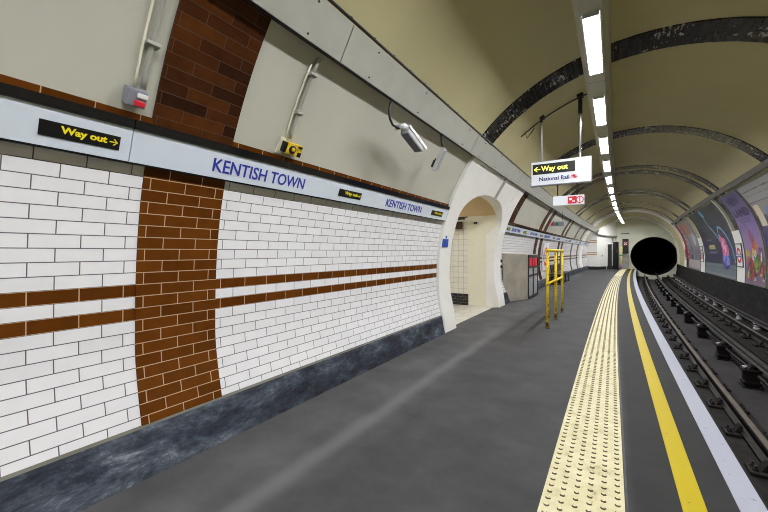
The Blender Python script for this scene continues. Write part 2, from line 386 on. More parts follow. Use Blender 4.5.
# white tiling with two brown stripes
Sst = 100*TH
p_b, p_t = phi_left(.25), phi_left(2.25)
def tile_rows(mw, mbn, y0, y1):
    a = phi_of_s(Sst); b1 = phi_of_s(Sst-TH); b2 = phi_of_s(Sst-2*TH); b3 = phi_of_s(Sst-3*TH)
    shell(mw, p_t, a, y0, y1, .012, 0, 10); shell(mbn, a, b1, y0, y1, .012, 0, 2); shell(mw, b1, b2, y0, y1, .012, 0, 2)
    shell(mbn, b2, b3, y0, y1, .012, 0, 2); shell(mw, b3, p_b, y0, y1, .012, 0, 8)
tw, tb = MB(), MB()
LR = [(10.28, 10.8), (14.7, 15.2), (15.65, 16.2), (20.4, 20.9), (21.5, 22.0), (25.4, 25.9), (28.3, 28.8)]
segs = [(YB, 1.155), (1.725, PL), (PR, 14.7), (15.2, 15.65), (16.2, 20.4), (20.9, 21.5), (22.0, 25.4), (25.9, 28.3), (28.8, 34.5)]
for a, b_ in segs: tile_rows(tw, tb, a, b_)
struct(tw.build('wall_left', M['white_tile']), 'white glazed tile wall of the platform', 'wall')
struct(tb.build('trim_1', M['brown_tile']), 'two brown tile stripes running along the white wall', 'trim')
# nearest brown pilaster and its ring
m1 = MB(); shell(m1, phi_left(2.25), p_b, 1.155, 1.725, .020, .02, 18); struct(m1.build('trim_2', M['brown_tile']), 'brown tiled pilaster between white tile panels', 'trim')
m1 = MB(); shell(m1, phi_left(3.4), phi_left(2.2), 1.155, 1.725, .018, .02, 14); struct(m1.build('trim_3', M['brown_tile_upper']), 'dark brown tiled pilaster rising above the frieze to the trunking', 'trim')
m1 = MB(); shell(m1, R(20), phi_left(3.3), 1.155, 1.725, .016, .02, 50); struct(m1.build('trim_4', M['ring_tile']), 'dark tiled rib over the platform behind the camera side', 'trim')
k = 5
for (a, b_) in [(5.865, 6.43)]+LR:
    m1 = MB(); lo = phi_left(3.1) if a < 7 else phi_left(3.0)
    shell(m1, phi_right(.5), lo, a, b_, .016, .02, 60)
    struct(m1.build('trim_%d' % k, M['ring_tile']), 'dark tiled rib crossing the vault', 'trim'); k += 1
for (a, b_) in LR:
    m1 = MB(); shell(m1, phi_left(3.1), phi_left(2.2) if a < 12 else p_b, a, b_, .018, .02, 20)
    struct(m1.build('trim_%d' % k, M['brown_tile_upper']), 'brown tiled rib on the left wall', 'trim'); k += 1
# broad cream rib near the end wall
m1 = MB(); shell(m1, phi_right(.5), phi_left(.3), 29.6, 31.2, .05, .06, 70); struct(m1.build('trim_%d' % k, M['plaster_white']), 'broad cream rib near the end of the platform', 'trim'); k += 1
m1 = MB(); shell(m1, phi_right(.5), phi_left(3.0), 35.6, 36.6, .10, .1, 70); struct(m1.build('trim_%d' % k, M['plaster_white']), 'innermost cream rib in front of the end wall', 'trim'); k += 1
# plinth along the left wall
for (a, b_) in ((YB, PL), (PR, 34.5)):
    m1 = MB(); zt = .300
    prof = [(lx(-.02)-.02, -.02), (lx(0)+.055, -.02), (lx(.12)+.035, .12), (lx(.26)+.024, .275), (lx(.29)+.016, zt), (lx(.29)-.03, zt)]
    sweep(m1, prof, ysteps(a, b_, 1), closed=True, caps=True); m1.uv = {}
    struct(m1.build('baseboard_left', M['plinth']), 'scuffed dark blue grey plinth at the foot of the tile wall', 'baseboard')
    m1 = MB(); sweep(m1, [(lx(.30)+.010, zt), (lx(.30)+.020, zt+.001), (lx(.31)+.016, zt+.018), (lx(.31)-.0, zt+.018)], ysteps(a, b_, 1), closed=True, caps=True); m1.uv = {}
    struct(m1.build('trim_%d' % k, M['duct']), 'thin grey bead on top of the plinth', 'trim'); k += 1

# portal of the cross passage
YC, HW, ZS, ZC = 8.02, 1.47, 2.10, 2.68
def arch_z(y):
    t = abs(y-YC)/HW
    return None if t >= 1 else ZS+(ZC-ZS)*(1-t**2.3)**(1/2.0)
sur = MB(); ins = .055
ys = sorted(set([PL, PL+.03, PR-.03, PR]+ysteps(PL, YC-HW, .25)+ysteps(YC+HW, PR, .25)+[YC-HW*math.cos(PI*i/28) for i in range(29)]))
zt = 3.14
def surf(y, z, i_=ins): q = pt(phi_left(z), i_); return (q[0]+off(y), y, q[1])
for a, b_ in zip(ys[:-1], ys[1:]):
    inside = a >= YC-HW-1e-6 and b_ <= YC+HW+1e-6
    za = (arch_z(a) or ZS) if inside else -.01; zb = (arch_z(b_) or ZS) if inside else -.01
    n = 14; vs = []
    for i in range(n+1):
        t = i/n; vs.append(surf(a, za+(zt-za)*t)); vs.append(surf(b_, zb+(zt-zb)*t))
    sur.add(vs, [(2*i, 2*i+1, 2*i+3, 2*i+2) for i in range(n)], smooth=True)
for y in (PL, PR):
    n = 16; vs = []
    for i in range(n+1): z = -.01+(zt+.01)*i/n; vs += [surf(y, z), surf(y, z, -.03)]
    sur.add(vs, [(2*i, 2*i+1, 2*i+3, 2*i+2) for i in range(n)])
# reveal
op = [(YC-HW, z) for z in [i*ZS/10 for i in range(10)]]+[(YC-HW*math.cos(PI*i/28), arch_z(YC-HW*math.cos(PI*i/28)) or ZS) for i in range(29)]+[(YC+HW, z) for z in [ZS-i*ZS/10 for i in range(1, 11)]]
vs = []
for y, z in op: s_ = surf(y, max(z, -.01)); vs += [s_, (min(s_[0]-.10, -2.50-.0), y, z) if z > 2.0 else (-2.80, y, z)]
sur.add(vs, [(2*i, 2*i+1, 2*i+3, 2*i+2) for i in range(len(op)-1)])
struct(sur.build('wall_left', M['plaster_white'], recalc=False), 'smooth white plaster surround of the arched passage opening', 'wall')
# passage behind it: near wall, far wall (cream panel then tiles), vault, floor, back wall
ZP = 2.40; XB = -5.6
y0, y1 = YC-HW-.02, YC+HW+.02
pm = MB(); pm.add([(-2.7, y0, 0), (XB, y0, 0), (XB, y0, ZP), (-2.5, y0, ZP)], [(0, 1, 2, 3)], uvs=[(0, 0), (2.7, 0), (2.7, ZP), (0, ZP)])
pm.add([(-3.27, y1, .30), (XB, y1, .30), (XB, y1, ZP-.02), (-3.27, y1, ZP-.02)], [(0, 1, 2, 3)], uvs=[(0, 0), (2.33, 0), (2.33, 2.1), (0, 2.1)])
pm.add([(XB, y0, 0), (XB, y1, 0), (XB, y1, ZP), (XB, y0, ZP)], [(0, 1, 2, 3)], uvs=[(0, 0), (2.8, 0), (2.8, ZP), (0, ZP)])
struct(pm.build('wall_left', M['passage_tile'], recalc=False), 'square white tiles lining the cross passage', 'wall')
pm = MB(); pm.prism([(-3.30, 0), (-3.30, ZP)]+[(surf(YC, ZP*(1-i/12))[0]-off(YC)-.03, ZP*(1-i/12)) for i in range(13)], 'y', y1-.012, y1+.10); struct(pm.build('trim_%d' % k, M['cream']), 'smooth cream panel on the far jamb of the passage', 'trim'); k += 1
pm = MB(); pm.add([(-3.28, y1-.012, 0), (XB, y1-.012, 0), (XB, y1-.012, .31), (-3.28, y1-.012, .31), (-3.28, y1+.02, .31), (XB, y1+.02, .31)], [(0, 1, 2, 3), (3, 2, 5, 4)], uvs=[(0, 0), (2.3, 0), (2.3, .3), (0, .3), (0, .3), (2.3, .3)])
struct(pm.build('baseboard_right', M['black_tile'], recalc=False), 'black tiled skirting inside the passage', 'baseboard')
pm = MB(); n = 20; vs = []
for i in range(n+1):
    t = PI*i/n; y = (y0+y1)/2-(y1-y0)/2*math.cos(t); z = ZP+.75*math.sin(t)
    vs += [(-2.36 if z > 2.55 else -2.46, y, z), (XB, y, z)]
pm.add(vs, [(2*i, 2*i+1, 2*i+3, 2*i+2) for i in range(n)], smooth=True)
vs = [(XB, (y0+y1)/2-(y1-y0)/2*math.cos(PI*i/n), ZP+.75*math.sin(PI*i/n)) for i in range(n+1)]
pm.add(vs, [tuple(range(n+1))])
struct(pm.build('ceiling', M['beige'], recalc=False), 'beige painted vault of the cross passage', 'ceiling')
pm = MB(); pm.add([(-2.62, y0-.02, .002), (XB, y0-.02, .002), (XB, y1+.02, .002), (-2.62, y1+.02, .002)], [(0, 1, 2, 3)], uvs=[(0, 0), (3, 0), (3, 2.9), (0, 2.9)])
struct(pm.build('floor', M['floor_tile']), 'pale tiled floor of the cross passage', 'floor')

# platform, its edge and markings
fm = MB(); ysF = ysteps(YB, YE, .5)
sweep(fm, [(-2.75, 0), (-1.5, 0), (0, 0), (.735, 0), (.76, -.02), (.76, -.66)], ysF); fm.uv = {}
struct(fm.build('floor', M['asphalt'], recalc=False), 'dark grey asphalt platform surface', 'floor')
def strip(x0, x1, z, h, name, mat, label, cat, y0=YB, y1=YE-.05, step=.4):
    m = MB(); sweep(m, [(x0, z-.01), (x0, z+h-.001), (x0+.002, z+h), (x1-.002, z+h), (x1, z+h-.001), (x1, z-.01)], ysteps(y0, y1, step)); m.uv = {}
    return struct(m.build(name, M[mat]), label, cat)
# tactile paving, with its rows of blisters modelled
tm = MB(); TX0, TX1 = -.352, .062; th = .004
sweep(tm, [(TX0, -.01), (TX0, th), (TX1, th), (TX1, -.01)], ysteps(YB, YE-.05, .4)); tm.uv = {}
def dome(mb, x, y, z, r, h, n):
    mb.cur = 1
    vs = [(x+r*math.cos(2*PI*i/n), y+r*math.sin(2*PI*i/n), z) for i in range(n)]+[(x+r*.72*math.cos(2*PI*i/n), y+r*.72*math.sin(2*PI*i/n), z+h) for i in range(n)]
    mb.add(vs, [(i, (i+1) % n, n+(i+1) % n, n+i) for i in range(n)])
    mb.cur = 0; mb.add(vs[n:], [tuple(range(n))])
pitch = (TX1-TX0)/6; y = 1.0; row = 0
while y < 26:
    for i in range(6):
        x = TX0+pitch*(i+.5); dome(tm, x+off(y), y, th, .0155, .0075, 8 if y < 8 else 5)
    y += pitch; row += 1
struct(tm.build('trim_%d' % k, [M['tactile'], M['tactile_shade']]), 'cream tactile blister paving along the platform', 'trim'); k += 1
strip(.335, .450-.0, 0, .003, 'trim_%d' % k, 'yellow_line', 'yellow safety line painted along the platform', 'line'); k += 1
strip(.605, .735, 0, .004, 'trim_%d' % k, 'white_line', 'white line along the platform edge', 'line'); k += 1
strip(.066, .078, 0, .002, 'trim_%d' % k, 'dark', 'thin dark joint beside the tactile paving', 'joint'); k += 1

# track bed
bm_ = MB(); ysT = ysteps(YB, 60, .8)
sweep(bm_, [(.755, -.62), (1.50, -.62), (1.50, -.84)], ysT); sweep(bm_, [(2.42, -.84), (2.42, -.62), (3.30, -.62)], ysT); bm_.uv = {}
struct(bm_.build('ground', M['trackbed'], recalc=False), 'dark grimy track bed', 'ground')
bm_ = MB(); sweep(bm_, [(1.50, -.84), (2.42, -.84)], ysT); bm_.uv = {}
struct(bm_.build('ground', M['pit'], recalc=False), 'dusty grey pit between the rails', 'ground')
# dark grey lower wall across the track
lw = MB(); ph = phis(R(-29), phi_right(.47), 16); sweep(lw, [pt(p, .03) for p in ph]+[pt(phi_right(.47), -.01)], ysteps(YB, YE, 1), smooth=True); lw.uv = {}
struct(lw.build('wall_right', M['sidewall']), 'sooty dark grey lower wall beyond the track', 'wall')

# end wall with the running tunnel mouth
ew = MB(); oE = off(YE); cx, cz, rm = 2.93, 1.10, 1.60
n = 72; vs = []
for i in range(n):
    a = 2*PI*i/n
    vs.append((cx+rm*math.cos(a), YE, cz+rm*math.sin(a)))
for i in range(n):
    a = 2*PI*i/n; vs.append((cx+6*math.cos(a), YE, cz+6*math.sin(a)))
ew.add(vs, [(i, (i+1) % n, n+(i+1) % n, n+i) for i in range(n)])
struct(ew.build('wall_end', M['endwall']), 'plain end wall pierced by the round tunnel mouth', 'wall')
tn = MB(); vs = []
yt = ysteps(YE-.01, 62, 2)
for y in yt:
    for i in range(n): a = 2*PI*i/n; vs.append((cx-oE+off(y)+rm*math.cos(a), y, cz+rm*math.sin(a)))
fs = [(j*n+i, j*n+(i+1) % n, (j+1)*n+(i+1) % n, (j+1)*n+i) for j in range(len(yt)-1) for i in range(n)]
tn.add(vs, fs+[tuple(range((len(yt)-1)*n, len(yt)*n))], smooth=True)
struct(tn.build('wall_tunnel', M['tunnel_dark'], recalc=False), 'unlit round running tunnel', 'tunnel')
# box room at the end of the platform
br = MB(); q = 34.5
br.prism([(-3.2, q), (-1.04, q), (.30, 37.3), (.30, 37.6), (-3.2, 37.6)], 'z', -.02, 4.4)
struct(br.build('wall_end', M['plaster_white']), 'white walled room closing the end of the platform', 'wall')
e1 = MB()
for z0, z1 in ((2.34, 2.42), (2.20, 2.28), (1.36, 1.44), (1.20, 1.28)): e1.box(((-2.75-1.05)/2, q-.012, (z0+z1)/2), (1.68, .03, z1-z0))
struct(e1.build('trim_%d' % k, M['brown_tile']), 'brown tile bands across the end room wall', 'trim'); k += 1
e1 = MB(); e1.box((-1.9, q-.02, .12), (1.72, .05, .26)); d = Vector((1.34, 2.8, 0)); ang = math.atan2(2.8, 1.34)
e1.box((-1.04+.67+.02, 35.9-.01, .12), (d.length, .05, .24), rot=Matrix.Rotation(ang, 4, 'Z'))
struct(e1.build('baseboard_end', M['dark']), 'dark skirting around the end room', 'baseboard')
# back wall behind the camera
bw = MB(); bw.add([(-4, YB, -1), (5, YB, -1), (5, YB, 5), (-4, YB, 5)], [(0, 1, 2, 3)]); struct(bw.build('wall_back', M['plaster']), 'plain wall behind', 'wall')

# ------------------------------------------------------------------ ceiling light trunking and strip lights
ZL = 3.84
t = thing('light_trunking', (-.18, 1, ZL), 'long grey metal lighting trunking hung under the crown of the vault', 'trunking')
prof = [(-.345, ZL+.17), (-.330, ZL+.04), (-.282, ZL), (-.085, ZL), (-.035, ZL+.06), (-.012, ZL+.17), (-.05, ZL+.19), (-.31, ZL+.19)]
m1 = MB(); sweep(m1, prof, ysteps(YB, 35.7, .8), closed=True, caps=True); m1.uv = {}; m1.build('body', M['strip_body'], t)
for i in range(-4, 15):
    y = 3.62+2.3*i
    if YB < y < 35.4: m1 = MB(); sweep(m1, [(p[0]*1.0+(p[0]+.18)*.012, p[1]-.001) for p in prof], [y, y+.010], closed=True); m1.uv = {}; m1.build('joint', M['duct'], t)
for i in range(-3, 7):
    y = 3.62+4.6*i+.3
    if not (YB < y < 33): continue
    m1 = MB(); zt_ = pt(phi_left(4.27) if False else R(100))[1]
    m1.tube([(-.18+off(y), y, ZL+.18), (-.18+off(y), y, 4.31)], .012, 8); m1.build('hanger', M['darkmetal'], t)
ordn = ['first', 'second', 'third', 'fourth', 'fifth', 'sixth', 'seventh', 'eighth', 'ninth', 'tenth', 'eleventh', 'twelfth', 'thirteenth', 'fourteenth', 'fifteenth', 'sixteenth', 'seventeenth', 'eighteenth', 'nineteenth', 'twentieth']
for i in range(-5, 14):
    y = 4.15+2.3*i
    if y < YB+.3 or y+1.5 > 35.7: continue
    yc = y+.75; o = off(yc)
    if i >= 0: lab = 'bright white strip light, %s along the ceiling trunking from the camera' % ordn[i]
    else: lab = 'bright white strip light behind the camera on the ceiling trunking'
    L_ = thing('strip_light', (-.18+o, yc, ZL), lab, 'light', 'strip lights on the ceiling trunking')
    m1 = MB(); m1.prism([(-.246, ZL-.002), (-.243, ZL-.010), (-.121, ZL-.010), (-.117, ZL-.002)], 'y', y+.04, y+1.38); m1.map(bend)
    m1.build('diffuser', M['lamp'], L_)
    m1 = MB()
    for xx in (-.262, -.098): m1.box((xx, yc-.03, ZL-.006), (.010, 1.42, .012))
    for yy in (y, y+1.41): m1.box((-.18, yy+(.02 if yy < yc else -.02), ZL-.022), (.150, .012, .050))  # deep end lips, added to mask the glow of distant diffusers at grazing angles
    m1.map(bend); m1.build('frame', M['lightgrey'], L_)
    if 0 <= i < 2:
        for q_ in range(7): m1 = MB(); m1.box((-.118, y+.2+q_*.18, ZL-.013), (.010, .045, .006)); m1.map(bend); m1.build('clip', M['lamp_bead'], L_)

# ------------------------------------------------------------------ cable trunking above the left wall
t = thing('cable_trunking', (-1.9, 2, 3.1), 'wide pale cable trunking running high along the left wall', 'trunking')
A, B = (-1.93, 3.036), (-1.785, 3.297)
prof = [A, B, (B[0]-.10, B[1]+.10), (-2.16, 3.14)]
jn = [YB, -4.4, -1.0, 2.38, 5.66, 9.0, 12.3, 15.6, 18.9, 22.2, 25.5, 28.8, 34.4]
for a, b_ in zip(jn[:-1], jn[1:]):
    m1 = MB(); sweep(m1, prof, ysteps(a+.006, b_-.006, .8), closed=True, caps=True); m1.uv = {}; m1.build('panel', M['trunk'], t)
m1 = MB(); sweep(m1, [(p[0]-.012 if p is A else p[0]-.01, p[1]+.004) for p in prof], ysteps(YB, 34.4, .8), closed=True); m1.uv = {}; m1.build('backing', M['dark'], t)
m1 = MB()
pts = [(B[0]+.012+off(y), y, B[1]+.018) for y in ysteps(YB, 34.3, .5)]
m1.tube(pts, .014, 6); m1.build('cable', M['black'], t)
m1 = MB()
for a in jn[1:-1]:
    for dy in (-.4, .4, 1.4):
        for f_ in (.12, .88):
            x, z = A[0]+(B[0]-A[0])*f_, A[1]+(B[1]-A[1])*f_
            if a < -5 or a > 26: continue
            m1 = MB(); m1.tube([(x-.003+off(a+dy), a+dy, z+.002), (x+.006+off(a+dy), a+dy, z-.003)], .008, 8); m1.build('screw', M['darkmetal'], t)
m1 = MB()
for y in ysteps(.3, 30.3, .34):
    m1 = MB(); m1.box((B[0]+.012, y, B[1]+.022), (.022, .02, .022))
    m1.map(bend); m1.build('cable_clip', M['black'], t)
# duct over the posters across the track
t = thing('cable_duct', (2.65, 12, 3.36), 'dark olive cable duct running above the posters across the track', 'duct')
p1_, p2_ = phi_right(3.26), phi_right(3.36)
m1 = MB(); sweep(m1, [pt(p1_, .055), pt(p2_, .055), pt(p2_, -.01), pt(p1_, -.01)], ysteps(YB, 30.5, .8), closed=True, caps=True); m1.uv = {}; m1.build('duct_body', M['duct'], t)
m1 = MB(); m1.tube([(pt(p1_, .062)[0]+off(y), y, pt(p1_, .062)[1]) for y in ysteps(YB, 30.5, .8)], .012, 6); m1.build('cable', M['black'], t)

# ------------------------------------------------------------------ lettering helpers
def text_mesh(txt, size, extrude=.0015, bold=0.0, spacing=1.0):
    cu = bpy.data.curves.new('t', 'FONT'); cu.body = txt; cu.size = size; cu.extrude = extrude; cu.offset = bold; cu.space_character = spacing; cu.resolution_u = 3
    ob = bpy.data.objects.new('t', cu); C.objects.link(ob); bpy.context.view_layer.update()
    dg = bpy.context.evaluated_depsgraph_get(); ev = ob.evaluated_get(dg); me = ev.to_mesh()
    vs = [v.co.copy() for v in me.vertices]; fs = [tuple(p.vertices) for p in me.polygons]
    ev.to_mesh_clear(); bpy.data.objects.remove(ob); bpy.data.curves.remove(cu)
    return vs, fs
def fit_text(mb, txt, u0, v0, w_, h_, place, bold=0.0, extrude=.0015):
    """letters filling the rectangle (u0,v0)-(u0+w,v0+h); place(u, v, d) gives the point"""
    vs, fs = text_mesh(txt, 1.0, extrude=extrude, bold=bold)
    xs = [v.x for v in vs]; yy = [v.y for v in vs]; a, b_, c, d = min(xs), max(xs), min(yy), max(yy)
    mb.add([place(u0+(v.x-a)/(b_-a)*w_, v0+(v.y-c)/(d-c)*h_, .002+v.z) for v in vs], fs)
def arrow(mb, u0, v0, w_, h_, place, right=True, d=.003):
    s_ = 1 if right else -1; uc = u0+w_/2; vc = v0+h_/2; t_ = h_*.09
    def q(pts): mb.add([place(u, v, d) for u, v in pts]+[place(u, v, 0) for u, v in pts], [tuple(range(len(pts))), tuple(range(len(pts), 2*len(pts)))]+[(i, (i+1) % len(pts), len(pts)+(i+1) % len(pts), len(pts)+i) for i in range(len(pts))])
    q([(uc-w_/2*s_, vc-t_), (uc+w_/2*s_*.9, vc-t_), (uc+w_/2*s_*.9, vc+t_), (uc-w_/2*s_, vc+t_)])
    for g in (1, -1):
        q([(uc+w_/2*s_, vc), (uc+w_*.05*s_, vc+g*h_/2), (uc-w_*.10*s_, vc+g*h_/2), (uc+w_*.30*s_, vc)])

# ------------------------------------------------------------------ station name frieze on the left wall
FB, FT = (-2.500, 1.995), (-2.432, 2.183)
def fplace(y0):
    L_ = math.hypot(FT[0]-FB[0], FT[1]-FB[1]); ux, uz = (FT[0]-FB[0])/L_, (FT[1]-FB[1])/L_
    def p(u, v, d): return bend(FB[0]+ux*v+uz*d, y0+u, FB[1]+uz*v-ux*d)
    return p
FH = math.hypot(FT[0]-FB[0], FT[1]-FB[1])
def frieze(a, b_, texts, label):
    t = thing('frieze_sign', (FB[0]+off((a+b_)/2), (a+b_)/2, FB[1]), label, 'sign', 'frieze sign boards along the left wall')
    ys_ = ysteps(a+.003, b_-.003, .8)
    m = MB(); sweep(m, [FB, FT, (FT[0]-.05, FT[1]+.0), (FB[0]-.04, FB[1])], ys_, closed=True, caps=True); m.uv = {}; m.build('board', M['board'], t)
    m = MB(); sweep(m, [(FT[0]-.06, FT[1]), (FT[0]+.012, FT[1]), (FT[0]+.026, FT[1]+.052), (FT[0]-.055, FT[1]+.060)], ys_, closed=True, caps=True); m.uv = {}; tag(m.build('top_cap', M['black_gloss'], t), 'glossy black capping strip')
    m = MB(); sweep(m, [(FB[0]-.05, FB[1]-.004), (FB[0]+.006, FB[1]-.012), (FB[0]+.006, FB[1]), (FB[0]-.05, FB[1])], ys_, closed=True, caps=True); m.uv = {}; tag(m.build('bottom_edge', M['black_gloss'], t), 'black lower edge strip')
    P_ = fplace(0)
    for kind, y0, y1 in texts:
        if kind == 'K':
            m = MB(); fit_text(m, 'KENTISH TOWN', y0, .046, y1-y0, .100, P_, bold=.010, extrude=.002); m.build('lettering', M['blue_text'], t)
        else:
            m = MB(); n_ = 6; u0, u1 = y0, y1
            vs = [P_(u0+(u1-u0)*i/n_, v, .004) for i in range(n_+1) for v in (.055, .135)]+[P_(u0+(u1-u0)*i/n_, v, .0) for i in range(n_+1) for v in (.055, .135)]
            fs = [(2*i, 2*i+2, 2*i+3, 2*i+1) for i in range(n_)]; nn = 2*(n_+1)
            fs += [(2*i, 2*i+2, nn+2*i+2, nn+2*i) for i in range(n_)]+[(2*i+1, 2*i+3, nn+2*i+3, nn+2*i+1) for i in range(n_)]+[(0, 1, nn+1, nn), (2*n_, 2*n_+1, nn+2*n_+1, nn+2*n_)]
            m.add(vs, fs); wp = m.build('way_out_plate', M['black'], t)
            m = MB(); W_ = u1-u0
            def P2(u, v, d): return P_(u, v, d+.004)
            fit_text(m, 'Way out', u0+W_*.24, .072, W_*.58, .050, P2, bold=.032); m.build('lettering', M['yellow_text'], wp)
            m = MB(); arrow(m, u0+W_*.855, .078, W_*.115, .038, P2); m.build('arrow', M['yellow_text'], wp)
frieze(-3.8, 1.045, [('W', .625, .985)], 'frieze board with black way out plate nearest the left edge, before the brown pilaster')
frieze(1.045, PL-.02, [('K', 1.58, 2.505), ('W', 3.02, 3.42), ('K', 3.98, 4.99), ('W', 5.36, 5.80)], 'long frieze board lettered KENTISH TOWN from the brown pilaster to the passage arch')
frieze(PR+.01, 13.0, [('W', 9.75+.45, 10.45+.1), ('K', 10.75, 11.75), ('W', 12.2, 12.7)], 'frieze board beginning just past the passage arch, above the steel cabinet')
frieze(13.0, 17.4, [('K', 13.3, 14.45), ('W', 15.1, 15.65), ('K', 16.0, 17.2)], 'frieze board crossing the paired brown ribs')
frieze(17.4, 25.0, [('W', 18.1, 18.7), ('K', 19.2, 20.2), ('W', 22.2, 22.7), ('K', 23.4, 24.4)], 'frieze board beyond the red and green hanging sign')
frieze(25.0, 34.4, [('W', 26.5, 27.0), ('K', 28.2, 29.2), ('K', 31.5, 32.5)], 'farthest frieze board, ending at the end room')
# brown tile course on top of the frieze
m1 = MB(); pa, pb2 = phi_left(2.29), phi_left(2.235)
for a, b_ in ((YB, 1.155), (1.725, PL), (PR, 34.4)): shell(m1, pa, pb2, a, b_, .022, .02, 2)
struct(m1.build('trim_%d' % k, M['brown_tile']), 'narrow brown tile course above the frieze', 'trim'); k += 1

# ------------------------------------------------------------------ conduits on the upper left wall
def wallpt(y, z, d): q = pt(phi_left(z), d); return (q[0]+off(y), y, q[1])
def conduit(y, z0, z1, label, double=True):
    t = thing('conduit', wallpt(y, z0, .02), label, 'pipe', 'cream conduits on the upper left wall')
    m = MB(); zs = [z0+(z1-z0)*i/10 for i in range(11)]
    m.tube([wallpt(y, z, .03) for z in zs], .0155, 10); m.build('pipe', M['trunk'], t)
    if double:
        m = MB(); m.tube([wallpt(y-.04, z, .018) for z in zs[:-1]], .008, 8); m.build('thin_pipe', M['cream'], t)
    for f_ in (.33, .8):
        z = z0+(z1-z0)*f_; m = MB(); m.box(wallpt(y, z, .03), (.06, .075, .022), bev=.004); m.build('clip', M['trunk'], t)
    return t
conduit(1.065, 2.43, 3.13, 'cream conduit dropping to the grey switch box left of the brown pilaster')
conduit(2.23, 2.44, 3.05, 'cream conduit dropping to the yellow junction box')
wt = Matrix.Rotation(R(28), 4, 'Y')
p = wallpt(1.03, 2.375, .038); t = thing('switch_box', p, 'small grey switch box with red rocker at the foot of the conduit', 'switch box')
m = MB(); m.box(p, (.075, .105, .10), rot=wt, bev=.008); m.build('case', M['box_grey'], t)
q = Vector(p)+wt @ Vector((.045, .012, -.024)); m = MB(); m.box(q, (.022, .055, .030), rot=wt, bev=.006); tag(m.build('rocker', M['red'], t), 'red rocker switch')
q = Vector(p)+wt @ Vector((.040, .022, .022)); m = MB(); m.box(q, (.012, .055, .026), rot=wt, bev=.003); tag(m.build('label_plate', M['white'], t), 'white label plate')
p = wallpt(2.27, 2.37, .05); t = thing('junction_box', p, 'yellow and black junction box sitting on the frieze at the conduit foot', 'junction box')
m = MB(); m.box(p, (.06, .17, .10), rot=wt, bev=.008); m.build('case', M['yellow_box'], t)
m = MB(); q = Vector(p)+wt @ Vector((.033, -.03, 0)); m.tube([q, q+wt @ Vector((.012, 0, 0))], .035, 14); m.build('cable_gland', M['black'], t); m = MB(); q2 = Vector(p)+wt @ Vector((.033, .06, -.03)); m.box(q2, (.01, .035, .04), rot=wt)
m.build('hasp', M['black'], t); m = MB(); q2 = Vector(p)+wt @ Vector((.033, .055, .035)); m.box(q2, (.01, .04, .02), rot=wt); m.build('latch', M['black'], t); m = MB(); q2 = Vector(p)+wt @ Vector((.0, -.095, .0)); m.box(q2, (.05, .03, .09), rot=wt, bev=.005); tag(m.build('black_fitting', M['black'], t), 'black cable gland and fixings')
m = MB(); q3 = Vector(p)+wt @ Vector((.045, -.03, 0)); m.tube([q3, q3+wt @ Vector((.008, 0, 0))], .018, 12); m.build('knob', M['yellow_box'], t)
p = wallpt(2.16, 2.37, .02); t = thing('wall_plate', p, 'narrow pale plate beside the yellow junction box', 'plate'); m = MB(); m.box(p, (.02, .06, .14), rot=wt, bev=.004); m.build('plate', M['cream'], t)

# ------------------------------------------------------------------ security camera
t = thing('security_camera', (-1.96, 3.40, 3.04), 'silver security camera hanging from a bent pipe beneath the trunking', 'camera')
m = MB(); m.tube([(-1.96, 3.30, 3.06), (-1.965, 3.25, 3.0), (-1.97, 3.235, 2.92), (-1.97, 3.25, 2.84), (-1.965, 3.30, 2.79), (-1.95, 3.38, 2.775), (-1.94, 3.46, 2.80)], .0125, 10); m.build('arm', M['darkmetal'], t)
rotc = Matrix.Rotation(R(-19), 4, 'X')          # nose down, looking along the platform
cc = Vector((-1.94, 3.70, 2.735))
def cl(x, y, z): return cc+rotc @ Vector((x, y, z))
m = MB(); m.box(cl(0, 0, -.004), (.105, .38, .085), rot=rotc, bev=.012); m.build('housing', M['grey'], t)
m = MB(); m.box(cl(0, .03, .048), (.125, .44, .012), rot=rotc, bev=.004); m.box(cl(.0605, .03, .030), (.005, .44, .03), rot=rotc); tag(m.build('sun_shield', M['white'], t), 'white top shield')
m = MB(); m.box(cl(0, .0, -.05), (.09, .34, .012), rot=rotc, bev=.004); m.box(cl(0, .193, -.004), (.09, .01, .07), rot=rotc); tag(m.build('lens_window', M['camdark'], t), 'dark underside and front window')
m = MB(); m.box(cl(.0632, .05, .030), (.002, .05, .012), rot=rotc); tag(m.build('badge', M['red'], t), 'small red mark')
m = MB(); m.box(cl(0, -.20, .02), (.06, .09, .06), rot=rotc, bev=.012); m.tube([(-1.995, 3.42, 2.80), (-1.885, 3.42, 2.80)], .028, 12); m.tube([(-1.94, 3.44, 2.80), cl(0, -.1, .05)], .018, 8); m.build('bracket', M['lightgrey'], t)
# slim loudspeaker
t = thing('column_speaker', (-1.98, 4.62, 3.03), 'slim pale grey speaker box hanging beneath the trunking beyond the camera', 'speaker')
m = MB(); rs = Matrix.Rotation(R(26), 4, 'Y'); m.box((-1.99, 4.58, 2.70), (.05, .10, .33), rot=rs, bev=.01); m.build('case', M['lightgrey'], t)
m = MB(); m.box((-1.964, 4.58, 2.70-.013), (.004, .07, .27), rot=rs); m.build('grille', M['grey'], t)
m = MB(); m.tube([(-1.97, 4.60, 3.06), (-1.96, 4.60, 2.93), (-1.95, 4.60, 2.86)], .016, 8); m.box((-2.03, 4.60, 2.70), (.07, .03, .035), rot=rs); m.box((-2.08, 4.60, 2.66), (.04, .035, .10), rot=rs); tag(m.build('bracket', M['dark'], t), 'dark hanging bracket')
# conduit from trunking to arch crown
t = thing('cable_cover', wallpt(8.15, 2.7, .07), 'cream cable cover from the trunking down to the passage arch', 'cable cover')
m = MB(); m.tube([wallpt(8.15, z, .07) for z in (2.64, 2.75, 2.85, 2.95, 3.05, 3.12)], .035, 4, smooth=False); m.build('cover', M['trunk'], t)

